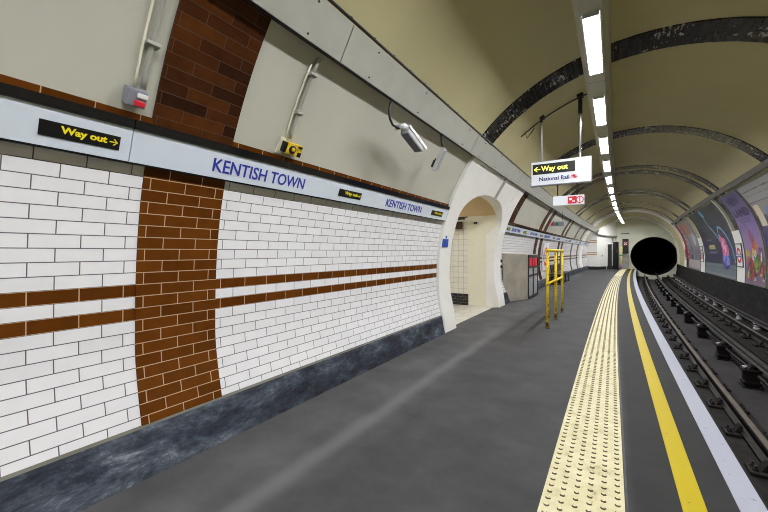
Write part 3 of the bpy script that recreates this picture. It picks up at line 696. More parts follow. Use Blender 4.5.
# small blue notice on the arch surround, dark plate on the passage jamb, sign inside the passage
t = thing('blue_notice', wallpt(6.22, 1.63, .06), 'small blue square notice on the near edge of the arch surround', 'sign')
rb = Matrix.Rotation(R(6), 4, 'Y'); m = MB(); m.box(wallpt(6.20, 1.62, .062), (.008, .26, .15), rot=rb, bev=.002); m.build('plate', M['blue_sign'], t)
m = MB(); m.box(wallpt(6.20, 1.73, .062), (.008, .05, .05), rot=rb, bev=.002); m.build('tab', M['blue_sign'], t)
t = thing('door_contact', (-3.05, y1-.025, 2.12), 'tiny black sensor on the cream passage jamb', 'sensor'); m = MB(); m.box((-3.08, y1-.03, 2.22), (.09, .03, .05), bev=.004); m.build('case', M['black'], t)
m = MB(); m.tube([(-3.08, y1-.045, 2.22), (-3.08, y1-.06, 2.22)], .012, 10); m.build('lens', M['grey'], t)
t = thing('hanging_sign', (-3.55, y1-.10, 2.36), 'black sign bar seen edge on inside the passage', 'sign')
m = MB(); m.box((-3.62, y1-.22, 2.34), (.62, .06, .07), bev=.004); m.build('bar', M['black'], t); m = MB(); m.box((-3.60, y1-.06, 2.17), (.32, .03, .20), bev=.004); tag(m.build('plate', M['brown_tile_upper'], t), 'brown plate under the bar')
# passage lamp
for n_, (x_, y_) in enumerate(((-4.3, 7.9),)):
    t = thing('passage_light', (x_, y_, 3.1), 'strip light on the vault inside the cross passage', 'light')
    m = MB(); m.box((x_, y_, 3.05), (.16, 1.3, .05), bev=.01); m.build('body', M['white'], t)
    m = MB(); m.box((x_, y_, 3.01), (.12, 1.2, .03)); m.build('diffuser', emis('passage_lamp', (1, .97, .88), 48), t)

# ------------------------------------------------------------------ steel cabinet
t = thing('steel_cabinet', (-2.4, 12.3, 0), 'stainless steel cabinet standing against the left wall, red panels on its side', 'cabinet')
X1 = -2.20; Y0, Y1_ = 11.55, 13.05
def cab(z): return lx(max(z, .0))+.06
m = MB(); zz = [0.02, .3, .6, .9, 1.2, 1.36]
pr = [(X1, 1.36), (X1, .02)]+[(cab(z), z) for z in zz]
fp = [(lx(.5)+.02, 10.45), (X1, Y0), (X1, Y1_), (lx(.5)+.02, Y1_)]
vs = [(fp[0][0]+.0, fp[0][1], 0.02), (fp[1][0], fp[1][1], .02), (fp[2][0], fp[2][1], .02), (fp[3][0], fp[3][1], .02), (lx(1.4)+.015, 10.40, 1.42), (X1, Y0, 1.36), (X1, Y1_, 1.36), (lx(1.4)+.015, Y1_, 1.42)]
m.add(vs, [(0, 1, 2, 3), (4, 5, 6, 7), (0, 1, 5, 4), (1, 2, 6, 5), (2, 3, 7, 6), (3, 0, 4, 7)]); m.map(bend); m.build('body', M['steel'], t)
m = MB(); m.prism([(X1-.03, .0), (X1-.03, .05), (lx(.05)+.08, .05), (lx(0)+.08, .0)], 'y', Y0+.03, Y1_-.03); m.map(bend); m.build('kick_plate', M['dark'], t)
m = MB()
for (a, b_, c, d_) in ((Y0, Y1_, 1.26, 1.36), (Y0, Y1_, .70, .74), (Y0, Y1_, .04, .09), (Y0, Y0+.06, .04, 1.36), (Y1_-.06, Y1_, .04, 1.36), (12.26, 12.34, .04, 1.36), (Y0, Y1_, .95, 1.0)):
    m.box((X1+.012, (a+b_)/2, (c+d_)/2), (.03, b_-a, d_-c), bev=.004)
m.map(bend); tag(m.build('side_frame', M['dark'], t), 'black bar frame over the side')
for a, b_ in ((11.66, 12.02), (12.08, 12.40), (12.50, 12.80)):
    m = MB(); m.box((X1+.02, (a+b_)/2, 1.13), (.03, b_-a-.06, .26), bev=.004); m.map(bend); tag(m.build('red_panel', M['red'], t), 'red panel')
for a in (11.64, 12.38):
    m = MB(); m.box((X1+.006, a+.30, .40), (.012, .58, .60), bev=.004); m.map(bend); m.build('door', M['grey'], t)
    m = MB(); m.box((X1+.006, a+.30, .845), (.012, .58, .2), bev=.004); m.map(bend); m.build('panel', M['grey'], t)

# ------------------------------------------------------------------ yellow barrier
t = thing('barrier', (-1.045, 8.57, 0), 'worn yellow tube barrier with three posts standing on the platform', 'barrier')
for y in (7.48, 8.58, 9.66):
    m = MB(); m.tube([(-1.045, y, .0), (-1.045, y, 1.47)], .027, 14); m.map(bend); po = m.build('post', M['rail_yellow'], t)
    m = MB(); m.tube([(-1.045, y, .0), (-1.045, y, .012)], .042, 16); m.map(bend); m.build('foot', M['darkmetal'], po)
    m = MB(); m.tube([(-1.045, y, .03), (-1.045, y, .17)], .029, 14); m.map(bend); tag(m.build('scuffed_sleeve', M['rail_foot'], po), 'scuffed darker paint at the foot')
for z in (1.475, .84):
    m = MB(); m.tube([(-1.045, 7.46, z), (-1.045, 9.68, z)], .026, 14); m.map(bend); m.build('rail', M['rail_yellow'], t)
for y in (7.48, 8.58, 9.66):
    for z in (1.475, .84): m = MB(); m.tube([(-1.045, y-.04, z), (-1.045, y+.04, z)], .033, 14); m.map(bend); m.build('clamp', M['rail_yellow'], t)

# ------------------------------------------------------------------ bench
t = thing('bench', (-2.3, 19, 0), 'dark metal bench by the left wall beyond the barrier', 'bench')
m = MB(); m.box((-2.25, 18.9, .45), (.45, 3.0, .05), bev=.01); m.map(bend); m.build('seat', M['dark'], t)
for q in range(5):
    m = MB(); m.box((-2.45, 17.7+q*.6, .70), (.05, .52, .36), rot=Matrix.Rotation(R(-8), 4, 'Y'), bev=.02); m.map(bend); m.build('backrest', M['darkmetal'], t)
for y in (17.5, 18.5, 19.4, 20.3):
    m = MB(); m.tube([(-2.1, y, 0), (-2.12, y, .43)], .022, 8); m.tube([(-2.42, y, 0), (-2.42, y, .43)], .022, 8); m.box((-2.26, y, .03), (.42, .05, .03)); m.map(bend); m.build('leg', M['darkmetal'], t)

# ------------------------------------------------------------------ station roundels
def roundel(placef, w_, h_, t, framed=True):
    """placef(u, v, d) centre based"""
    def slab(m, u0, u1, v0, v1, d, nv):
        vs = [placef(u, v0+(v1-v0)*j/nv, dd) for dd in (d, 0) for j in range(nv+1) for u in (u0, u1)]; b_ = 2*(nv+1)
        m.add(vs, [(2*j+q_, 2*j+1+q_, 2*j+3+q_, 2*j+2+q_) for q_ in (0, b_) for j in range(nv)]+[(2*j+e_, 2*j+2+e_, b_+2*j+2+e_, b_+2*j+e_) for e_ in (0, 1) for j in range(nv)]+[(0, 1, b_+1, b_), (2*nv, 2*nv+1, b_+2*nv+1, b_+2*nv)])
    m = MB(); slab(m, -w_/2, w_/2, -h_/2, h_/2, .015, 10); m.build('panel', M['white'], t)
    if framed:
        m = MB(); e = .03
        for (u0, u1, v0, v1, nv) in ((-w_/2, w_/2, h_/2-e, h_/2, 1), (-w_/2, w_/2, -h_/2, -h_/2+e, 1), (-w_/2, -w_/2+e, -h_/2, h_/2, 10), (w_/2-e, w_/2, -h_/2, h_/2, 10)): slab(m, u0, u1, v0, v1, .020, nv)
        m.build('frame', M['black'], t)
    m = MB(); ro, ri = w_*.36, w_*.24; n_ = 28
    vs = [placef(r_*math.cos(2*PI*i/n_), r_*math.sin(2*PI*i/n_), .024) for i in range(n_) for r_ in (ro, ri)]
    m.add(vs, [(2*i, 2*i+1, (2*i+3) % (2*n_), (2*i+2) % (2*n_)) for i in range(n_)]); m.build('ring', M['red'], t)
    m = MB(); bh = w_*.075; m.add([placef(a*w_*.44, b_*bh, .027) for a, b_ in ((-1, -1), (1, -1), (1, 1), (-1, 1))], [(0, 1, 2, 3)]); bar = m.build('bar', M['blue_sign'], t)
    m = MB(); fit_text(m, 'KENTISH TOWN', -w_*.40, -bh*.55, w_*.8, bh*1.1, lambda u, v, d: placef(u, v, .028+d), bold=.01); m.build('lettering', M['white'], bar)
def right_place(yc, zc, inset=.075):
    pc = phi_right(zc)
    def P_(u, v, d):
        ph_ = pc+v/3.0; q = pt(ph_, inset+d); y = yc-u       # reading left to right runs towards the camera
        return (q[0]+off(y), y, q[1])
    return P_
def left_place(yc, zc, inset=.04):
    pc = phi_left(zc)
    def P_(u, v, d): ph_ = pc-v/3.2; q = pt(ph_, inset+d); y = yc+u; return (q[0]+off(y), y, q[1])
    return P_
t = thing('station_roundel', pt(phi_left(1.25))[:1]+(17.1, 1.25), 'white station roundel panel on the left wall behind the yellow barrier', 'sign')
t.location = (lx(1.25)+off(17.1), 17.1, 1.25); t['_o'] = tuple(t.location); roundel(left_place(17.1, 1.25), 1.15, 1.2, t, False)
# ------------------------------------------------------------------ pillars with roundels, between the posters across the track
for idx, (a, b_) in enumerate(((15.55, 16.45), (22.45, 23.62), (29.65, 30.5))):
    m = MB(); shell(m, phi_right(2.15), phi_right(.47), a, b_, .07, .08, 14); struct(m.build('trim_%d' % k, M['plaster_white']), 'white pillar between two posters', 'trim'); k += 1
    m = MB(); shell(m, phi_right(3.25), phi_right(2.15), b_-.22, b_-.02, .07, .08, 12); struct(m.build('trim_%d' % k, M['plaster']), 'thin cream edging up the rib beside a poster', 'trim'); k += 1
    yc = (a+b_)/2
    t = thing('station_roundel', (3.3+off(yc), yc, 1.35), ('framed roundel sign on the pillar between the purple poster and the dark poster', 'framed roundel sign on pillar between the dark poster and the red bordered poster', 'framed roundel sign on the farthest pillar by the tunnel mouth')[idx], 'sign', 'roundel signs on the far pillars')
    roundel(right_place(yc, 1.35), min(.72, b_-a-.12), .80, t)

# ------------------------------------------------------------------ posters across the track
def poster(ya, yb, z0, z1, bg, label, frame='duct'):
    """ya far end, yb near end. returns thing + place(u 0..1 left to right, v 0..1 up, d)"""
    pa, pb = phi_right(z0), phi_right(z1); yc = (ya+yb)/2
    t = thing('poster', (3.35+off(yc), yc, z0), label, 'poster', 'advertising posters across the track')
    def P_(u, v, d=0.0):
        y = ya+(yb-ya)*u; q = pt(pa+(pb-pa)*v, .06+d); return (q[0]+off(y), y, q[1])
    m = MB(); nu = max(2, int(abs(ya-yb)/.5)); nv = 20
    vs = [P_(i/nu, j/nv) for j in range(nv+1) for i in range(nu+1)]; uv = [(i/nu*abs(ya-yb)/3, j/nv) for j in range(nv+1) for i in range(nu+1)]
    m.add(vs, [(j*(nu+1)+i, j*(nu+1)+i+1, (j+1)*(nu+1)+i+1, (j+1)*(nu+1)+i) for j in range(nv) for i in range(nu)], uvs=uv, smooth=True)
    m.build('sheet', bg, t)
    m = MB(); e = .035/abs(ya-yb); ev = .035/3.0
    for (u0, u1, v0, v1, s_) in ((0, e, 0, 1, 20), (1-e, 1, 0, 1, 20), (0, 1, 0, ev, 1), (0, 1, 1-ev, 1, 1)):
        n1 = s_; n2 = 1 if s_ > 1 else nu
        for i in range(n1):
            for j in range(n2):
                a0, a1 = u0+(u1-u0)*j/n2, u0+(u1-u0)*(j+1)/n2; c0, c1 = v0+(v1-v0)*i/n1, v0+(v1-v0)*(i+1)/n1
                m.add([P_(a, c, d_) for d_ in (.015, -.05) for a, c in ((a0, c0), (a1, c0), (a1, c1), (a0, c1))], [(0, 1, 2, 3), (0, 1, 5, 4), (1, 2, 6, 5), (2, 3, 7, 6), (3, 0, 4, 7)])
    m.build('frame', M[frame], t)
    return t, P_
_pc = {}
def pcol(c):
    if c not in _pc: _pc[c] = plain('print_%d' % len(_pc), s2l(c), .35)
    return _pc[c]
class Art:
    def __init__(s, P_, t, asp): s.P = P_; s.t = t; s.m = {}; s.asp = asp; s.d = .003
    def mb(s, c):
        if c not in s.m: s.m[c] = MB()
        s.d += .0001; return s.m[c]
    def ell(s, c, u, v, ru, rv, rot=0.0, n=24):
        m = s.mb(c); vs = [s.P(u, v, s.d)]
        for k_ in (.5, 1):
            for i in range(n):
                a = 2*PI*i/n; x, y = ru*k_*math.cos(a)*s.asp, rv*k_*math.sin(a)
                vs.append(s.P(u+(x*math.cos(rot)-y*math.sin(rot))/s.asp, v+x*math.sin(rot)+y*math.cos(rot), s.d))
        m.add(vs, [(0, 1+i, 1+(i+1) % n) for i in range(n)]+[(1+i, 1+n+i, 1+n+(i+1) % n, 1+(i+1) % n) for i in range(n)])
    def rect(s, c, u0, v0, u1, v1, nv=6, nu=4):
        m = s.mb(c)
        vs = [s.P(u0+(u1-u0)*i/nu, v0+(v1-v0)*j/nv, s.d) for j in range(nv+1) for i in range(nu+1)]
        m.add(vs, [(j*(nu+1)+i, j*(nu+1)+i+1, (j+1)*(nu+1)+i+1, (j+1)*(nu+1)+i) for j in range(nv) for i in range(nu)])
    def stroke(s, c, pts, w_, n=8):
        m = s.mb(c); P = []
        for a, b_ in zip(pts[:-1], pts[1:]):
            for i in range(n): P.append((a[0]+(b_[0]-a[0])*i/n, a[1]+(b_[1]-a[1])*i/n))
        P.append(pts[-1])
        for _ in range(6): P = [P[0]]+[((P[i-1][0]+2*P[i][0]+P[i+1][0])/4, (P[i-1][1]+2*P[i][1]+P[i+1][1])/4) for i in range(1, len(P)-1)]+[P[-1]]
        vs = []
        for i, p_ in enumerate(P):
            a, b_ = P[max(0, i-1)], P[min(len(P)-1, i+1)]; dx, dy = (b_[0]-a[0])*s.asp, b_[1]-a[1]; L_ = math.hypot(dx, dy) or 1
            nx, ny = -dy/L_*w_/2, dx/L_*w_/2; vs += [s.P(p_[0]+nx/s.asp, p_[1]+ny, s.d), s.P(p_[0]-nx/s.asp, p_[1]-ny, s.d)]
        m.add(vs, [(2*i, 2*i+1, 2*i+3, 2*i+2) for i in range(len(P)-1)])
    def text(s, c, txt, u, v, w_, h_, bold=.01):
        m = s.mb(c); dd = s.d; fit_text(m, txt, u, v, w_, h_, lambda a, b_, d: s.P(a, b_, dd+d*.5), bold=bold, extrude=.0)
    def done(s):
        al = MB(); mats = []
        for i_, (c, m) in enumerate(s.m.items()): al.cur = i_; al.add(m.v, m.f); mats.append(pcol(c))
        al.build('artwork', mats, s.t, recalc=False)
# purple poster
bg = poster_bg('poster_purple', [(0.0, s2l((120, 95, 120))), (1.0, s2l((88, 78, 128))), (.30, s2l((150, 120, 160))), (.62, s2l((128, 108, 165)))])
t, P_ = poster(15.48, 13.52, .47, 3.2, bg, 'purple poster with dark stacked lettering above painted fruit and flowers')
a = Art(P_, t, .7)
a.text((52, 40, 78), 'NEW', .22, .86, .56, .09, .03); a.text((52, 40, 78), 'LAND', .14, .735, .74, .09, .03); a.rect((80, 64, 120), .2, .70, .8, .708); a.rect((80, 64, 120), .24, .675, .76, .683)
for pts in ([(.38, .56), (.44, .48), (.52, .40)], [(.46, .60), (.50, .50), (.54, .42)], [(.58, .55), (.55, .46), (.56, .40)]): a.stroke((165, 55, 50), pts, .018)
a.ell((205, 120, 60), .60, .42, .07, .05); a.ell((190, 60, 90), .45, .36, .08, .06)
for (c, u, v, r) in (((175, 35, 45), .30, .22, .12), ((60, 110, 50), .62, .26, .12), ((190, 170, 40), .55, .20, .10), ((40, 40, 70), .80, .18, .10), ((205, 205, 215), .44, .30, .06), ((200, 110, 40), .20, .30, .07), ((140, 40, 90), .78, .30, .08), ((50, 75, 45), .42, .13, .10)):
    a.ell(c, u, v, r, r*.62)
for i in range(46):
    a.ell([(170, 40, 50), (70, 120, 55), (200, 180, 60), (60, 45, 80), (215, 205, 215), (190, 110, 50), (120, 50, 100)][i % 7], .10+random.random()*.82, .07+random.random()*.30, .02+random.random()*.05, .012+random.random()*.03, random.random()*3)
for pts in ([(.12, .10), (.2, .22), (.18, .36)], [(.9, .08), (.84, .2), (.88, .4)], [(.5, .06), (.46, .14), (.52, .26)]): a.stroke((60, 85, 55), pts, .02)
for i in range(10): a.stroke((90, 150, 60), [(.60, .26), (.60+.15*math.cos(i*.63), .26+.10*math.sin(i*.63))], .012, 3)
a.done()
# nearer poster, cut by the picture's edge
bg = poster_bg('poster_slate', [(0.0, s2l((30, 38, 90))), (1.0, s2l((120, 120, 125))), (.45, s2l((52, 50, 110))), (.7, s2l((75, 70, 100)))])
t, P_ = poster(13.42, 10.4, .47, 3.2, bg, 'poster with pale heading panel above dark blue art at the right edge')
a = Art(P_, t, 1.1)
a.rect((158, 160, 158), .03, .83, .97, .985); a.rect((70, 70, 75), .06, .925, .80, .94); a.rect((110, 110, 112), .06, .885, .9, .90); a.rect((150, 145, 140), .03, .70, .97, .82)
a.rect((215, 205, 180), .06, .60, .20, .80)
for i in range(26): a.ell([(34, 36, 46), (60, 70, 120), (120, 140, 190), (150, 120, 70), (30, 60, 110)][i % 5], .25+random.random()*.7, .15+random.random()*.6, .04+random.random()*.07, .03+random.random()*.05, random.random()*3)
a.stroke((90, 150, 205), [(.1, .1), (.3, .45), (.25, .62), (.5, .7)], .03)
a.done()
# dark wide poster with the blue line figure
bg = poster_bg('poster_navy', [(0.0, s2l((88, 98, 110))), (1.0, s2l((58, 60, 62))), (.18, s2l((84, 96, 108))), (.2, s2l((44, 42, 70))), (.6, s2l((50, 50, 72)))])
bg = poster_bg('poster_navy', [(0.0, s2l((40, 38, 66))), (1.0, s2l((60, 62, 64))), (.35, s2l((46, 44, 78))), (.65, s2l((52, 52, 70)))])
t, P_ = poster(22.4, 16.52, .47, 3.2, bg, 'wide dark poster with a blue curved line joined to a pink shape')
a = Art(P_, t, 2.0)
a.rect((98, 112, 120), .01, .015, .99, .185, nu=12); a.rect((120, 134, 142), .01, .02, .99, .045, nu=12); a.rect((82, 92, 102), .01, .12, .99, .14, nu=12)
for (c, r) in (((56, 60, 125), .17), ((70, 80, 165), .13), ((105, 120, 205), .08)): a.ell(c, .75, .28, r*.7, r)
a.rect((96, 118, 200), .67, .19, .79, .34)
a.stroke((110, 185, 215), [(.50, .955), (.47, .88), (.45, .80), (.50, .70), (.60, .58), (.645, .50)], .026)
a.ell((100, 175, 205), .49, .93, .045, .055); a.ell((70, 130, 160), .50, .94, .028, .035)
a.stroke((110, 175, 210), [(.645, .50), (.66, .64), (.71, .70), (.78, .68), (.86, .56), (.92, .42), (.955, .30), (.975, .22)], .030)
for (u, v, ru, rv) in ((.70, .47, .045, .10), (.755, .44, .05, .11), (.72, .38, .06, .09), (.80, .38, .04, .08), (.68, .55, .02, .05)): a.ell((215, 105, 150), u, v, ru, rv)
for i in range(22):
    t_ = random.random()*6.28; rr_ = random.random(); a.ell([(205, 90, 140), (225, 130, 170), (180, 70, 130)][i % 3], .745+.065*rr_*math.cos(t_), .43+.11*rr_*math.sin(t_), .012+random.random()*.02, .02+random.random()*.03, random.random()*3)
for i in range(16):
    a.ell([(110, 125, 205), (80, 90, 170), (135, 150, 220)][i % 3], .69+random.random()*.13, .20+random.random()*.13, .010+random.random()*.02, .02+random.random()*.03)
for (u, v, ru, rv) in ((.71, .44, .02, .06), (.76, .40, .025, .05), (.74, .50, .015, .03)): a.ell((240, 165, 195), u, v, ru, rv)
for i, (u, v, w_, h_) in enumerate(((.10, .80, .20, .035), (.13, .735, .22, .045), (.14, .68, .17, .035))): a.text((110, 112, 122), ('HEAR', 'WITH', 'HEART')[i] if False else 'IIIIIIII', u, v, w_, h_)
a.rect((125, 130, 150), .22, .53, .38, .55); a.rect((170, 165, 110), .24, .40, .46, .455); a.rect((190, 185, 120), .26, .445, .42, .46); a.rect((120, 125, 165), .24, .345, .50, .36); a.ell((90, 90, 120), .37, .27, .012, .018)
a.done()
# far poster with a red border
bg = poster_bg('poster_far', [(0.0, s2l((95, 85, 95))), (1.0, s2l((150, 140, 135))), (.3, s2l((120, 115, 125))), (.6, s2l((150, 150, 155)))])
t, P_ = poster(29.6, 23.7, .47, 3.2, bg, 'far poster with red border and white scallops nearest the tunnel mouth')
a = Art(P_, t, 2.0)
a.rect((160, 25, 45), .01, .2, .20, .97, nv=14); a.rect((60, 50, 60), .01, .01, .20, .2)
for i in range(8): a.ell((225, 220, 220), .19, .26+i*.09, .035, .03)
a.rect((170, 160, 160), .22, .03, .98, .2, nu=10); a.stroke((60, 90, 130), [(.35, .9), (.42, .7), (.50, .5), (.55, .35)], .10)
a.stroke((190, 150, 90), [(.55, .85), (.60, .65), (.62, .45), (.60, .30)], .07); a.ell((60, 60, 80), .52, .25, .08, .05); a.rect((190, 120, 90), .45, .72, .70, .93); a.ell((200, 200, 210), .80, .6, .08, .12); a.ell((110, 160, 180), .62, .25, .05, .05)
a.done()

# ------------------------------------------------------------------ hanging way out sign
YS = 7.15
t = thing('way_out_sign', (-.78, YS, 2.65), 'large white hanging sign lettered Way out and National Rail', 'sign')
SX0, SX1, SZ0, SZ1 = -1.275+.0, -.292, 2.652, 3.095
m = MB(); m.box(((SX0+SX1)/2, YS+.05, (SZ0+SZ1)/2), (SX1-SX0, .11, SZ1-SZ0), bev=.006); m.build('case', M['grey'], t)
SW, SH = SX1-SX0, SZ1-SZ0
def sp(u, v, d): return (SX0+u*SW, YS-.012-d, SZ0+v*SH)
def rect(mb, u0, v0, u1, v1, d, pl=None): pl = pl or sp; mb.add([pl(a, b_, dd) for dd in (d, d-.003) for a, b_ in ((u0, v0), (u1, v0), (u1, v1), (u0, v1))], [(0, 1, 2, 3), (4, 5, 6, 7), (0, 1, 5, 4), (1, 2, 6, 5), (2, 3, 7, 6), (3, 0, 4, 7)])
m = MB(); rect(m, .012, .03, .99, .985, .003); m.build('face', M['sign_white'], t)
m = MB(); rect(m, .035, .47, .745, .89, .007); pl_ = m.build('black_panel', M['sign_black'], t)
m = MB(); fit_text(m, 'Way out', .185, .525, .44, .27, lambda u, v, d: sp(u, v, .008+d), bold=.02); m.build('lettering', M['sign_yellow'], pl_)
m = MB(); arrow(m, .060, .58, .11, .20, lambda u, v, d: sp(u, v, .008+d), right=False); m.build('arrow', M['sign_yellow'], pl_)
m = MB(); fit_text(m, 'National Rail', .15, .19, .50, .16, lambda u, v, d: sp(u, v, .004+d), bold=.02); m.build('lettering', M['navy_text'], t)
m = MB()
def seg(mb, p, q, w_): 
    dx, dz = (q[0]-p[0])*SW, (q[1]-p[1])*SH; L_ = math.hypot(dx, dz); nx, nz = -dz/L_*w_/2, dx/L_*w_/2
    mb.add([sp(p[0]+nx/SW, p[1]+nz/SH, .006), sp(q[0]+nx/SW, q[1]+nz/SH, .006), sp(q[0]-nx/SW, q[1]-nz/SH, .006), sp(p[0]-nx/SW, p[1]-nz/SH, .006)], [(0, 1, 2, 3)])
seg(m, (.68, .30), (.78, .30), .012); seg(m, (.68, .245), (.78, .245), .012); seg(m, (.69, .37), (.755, .30), .012); seg(m, (.705, .245), (.77, .18), .012); seg(m, (.70, .30), (.765, .245), .012)
m.build('double_arrow', M['red'], t)
for x in (-1.10, -.47):
    q = pt(R(118) if x < -1 else R(106)); 
    zt_ = min(4.4, (3.93 if x < -1 else 4.19))
    m = MB(); m.tube([(x, YS+.05, SZ1), (x, YS+.05, zt_)], .0165, 10); m.build('rod', M['steel_bright'] if x > -1 else M['grey'], t)
    m = MB(); m.tube([(x, YS+.05, zt_-.32 if x > -1 else zt_-.10), (x, YS+.05, zt_)], .034 if x > -1 else .024, 10); m.box((x, YS+.05, zt_-.01), (.10, .16, .05), bev=.006); m.build('bracket', M['dark'], t)
m = MB(); m.tube([(lambda q_: (q_[0], YS+.05, q_[1]))(pt(R(a_), .04)) for a_ in range(104, 127, 2)], .012, 8); m.build('cable', M['dark'], t)
qe = pt(R(124.5), .04); q2 = pt(R(122), .05)
m = MB(); m.tube([(qe[0], YS+.05, qe[1]), (qe[0]+.03, YS+.05, qe[1]-.10), (q2[0]-.02, YS+.05, q2[1]-.09), (q2[0]+.04, YS+.05, q2[1]+.0)], .008, 6); m.build('cable_loop', M['dark'], t)
# lower prohibition sign
t = thing('prohibition_sign', (-.65, YS+.05, 2.27), 'small white hanging panel with red symbols below the way out sign', 'sign')
m = MB(); m.box((-.655, YS+.05, 2.362), (.50, .05, .165), bev=.004); m.build('panel', M['sign_white'], t)
def sq(u, v, d): return (-.905+u*.50, YS+.024-d, 2.28+v*.165)
m = MB(); rect(m, .48, .12, .76, .88, .004, sq); r1 = m.build('red_square', M['red'], t)
m = MB(); rect(m, .53, .48, .62, .70, .007, sq); rect(m, .62, .30, .71, .42, .007, sq); m.build('pictogram', M['white'], r1)
m = MB(); n_ = 24; vs = [(-.905+.86*.50+r_*math.cos(2*PI*i/n_), YS+.019, 2.362+r_*math.sin(2*PI*i/n_)) for i in range(n_) for r_ in (.062, .046)]
m.add(vs, [(2*i, 2*i+1, (2*i+3) % (2*n_), (2*i+2) % (2*n_)) for i in range(n_)]); rect(m, .845, .25, .875, .75, .004, sq); m.build('red_circle', M['red'], t)
m = MB(); fit_text(m, 'IIIIIII', .08, .4, .3, .18, sq) if False else None
for x in (-.83, -.52):
    m = MB(); m.tube([(x, YS+.05, 2.44), (x, YS+.05, SZ0+.005)], .012, 8); m.build('rod', M['darkmetal'], t)
# far exit sign
YX = 16.6
t = thing('exit_sign', (-2.05+off(YX), YX, 2.5), 'small hanging sign with red and green panels near the far left wall', 'sign')
o = off(YX); x0, x1, z0, z1 = -2.33+o, -1.83+o, 2.52, 2.70
m = MB(); m.box(((x0+x1)/2, YX, (z0+z1)/2), (x1-x0, .06, z1-z0), bev=.004); m.build('case', M['box_grey'], t)
m = MB(); m.box((x0+.08, YX-.033, (z0+z1)/2), (.13, .006, .12)); tag(m.build('red_panel', M['red'], t), 'red panel')
m = MB(); m.box((x0+.24, YX-.033, (z0+z1)/2), (.12, .006, .12)); g_ = m.build('green_panel', M['green'], t); tag(g_, 'green panel')
m = MB(); m.tube([(x0+.1, YX, z1), (x0+.1, YX, 2.62+.22)], .01, 8); m.tube([(x1-.06, YX, z1), (x1-.06, YX, 3.12)], .01, 8); m.build('rod', M['darkmetal'], t)

# ------------------------------------------------------------------ end of the platform
q = 34.5
t = thing('notice', (-2.2, q-.02, 1.6), 'small grey framed notice on the end room wall', 'notice')
m = MB(); m.box((-2.2, q-.03, 1.75), (.26, .03, .40), bev=.006); m.build('frame', M['darkmetal'], t); m = MB(); m.box((-2.2, q-.048, 1.75), (.18, .01, .30)); m.build('sheet', M['grey'], t)
dr = Vector((1.34, 2.8, 0)).normalized(); nrm = Vector((dr.y, -dr.x, 0)); rz = Matrix.Rotation(math.atan2(2.8, 1.34), 4, 'Z')
def dg(s_, z, d): v = Vector((-1.04, q, 0))+dr*s_+nrm*d; return (v.x, v.y, z)
m = MB(); m.box(dg(1.75, 1.05, .0), (.55, .06, 2.1)); dd = struct(m.build('door_1', M['dark']), 'dark door in the end room', 'door')
m = MB(); m.box(dg(1.75, 2.13, .03), (.70, .06, .06)); m.box(dg(1.44, 1.05, .03), (.06, .06, 2.15)); m.box(dg(2.06, 1.05, .03), (.06, .06, 2.15)); m.build('door_frame', M['plaster_white'], dd)
m = MB(); m.box(dg(.75, 1.15, .03), (.10, .03, .14), bev=.004); m.build('x', M['grey']); o = bpy.data.objects['x']; o.name = 'wall_switch'; tag(o, 'small grey switch on the end room wall beside the door', 'switch')
t = thing('cable_tray', dg(1.2, 2.7, .05), 'cream cable tray wrapping around the end room', 'pipe')
m = MB(); m.tube([(-1.80+off(34.4), 34.38, 3.25), (-1.04, 34.36, 2.92), dg(.1, 2.85, .1), dg(1.5, 2.80, .1), dg(3.0, 2.76, .1)], .07, 8); m.build('tray', M['trunk'], t)
m = MB(); m.tube([dg(2.2, 2.74, .08), dg(2.4, 2.70, .08), dg(2.42, 2.36, .06)], .03, 8); m.build('drop_pipe', M['trunk'], t)
t = thing('equipment_locker', dg(2.75, 0, .14), 'tall dark equipment locker at the end of the platform', 'locker')
m = MB(); m.box(dg(2.75, 1.15, .14), (.50, .24, 2.3), rot=rz, bev=.01); m.build('body', M['dark'], t); m = MB(); m.box(dg(2.70, 1.5, .27), (.03, .03, .3), rot=rz); m.build('handle', M['grey'], t)
oE = off(36.5)
t = thing('striped_post', (.60, 36.9, 0), 'pale yellow post with purple foot beside the end door', 'post')
m = MB(); m.tube([(.66, 36.9, 0), (.66, 36.9, 1.95)], .11, 14); m.build('shaft', plain('pale_yellow', (.62, .58, .30), .5, var=.3, scale=12), t)
m = MB(); m.tube([(.66, 36.9, 0.05), (.66, 36.9, .35)], .118, 14); tag(m.build('foot_band', plain('mauve', (.35, .25, .42), .5), t), 'purple band')
m = MB(); m.tube([(.66, 36.9, 1.1), (.66, 36.9, 1.2)], .118, 14); tag(m.build('collar', M['green'], t), 'green collar')
t = thing('signal_board', (.98, 37.3, 1.3), 'dark board with white cross on red by the tunnel mouth', 'sign')
m = MB(); m.box((.98, 37.36, 1.95), (.44, .10, 1.25), bev=.02); m.build('case', M['dark'], t)
m = MB(); m.box((.98, 37.30, 2.15), (.32, .02, .40)); rp_ = m.build('red_panel', plain('darkred', (.25, .02, .03), .4), t)
m = MB()
for a_ in (45, -45): m.box((.98, 37.285, 2.15), (.30, .012, .06), rot=Matrix.Rotation(R(a_), 4, 'Y'))
m.build('cross', M['white'], rp_)
t = thing('lineside_cabinet', (.98, 37.2, 0), 'low beige cabinet below the dark signal board', 'cabinet')
m = MB(); m.box((.98, 37.2, .55), (.46, .40, 1.1), bev=.01); m.build('body', plain('drab', (.30, .27, .20), .6, var=.3, scale=5), t)
m = MB()
for z in (.35, .75): m.box((.98, 36.99, z), (.40, .02, .30), bev=.005)
m.build('door', M['grey'], t); m = MB(); m.box((.98, 37.2, 1.12), (.50, .44, .04)); m.build('lid', M['dark'], t)
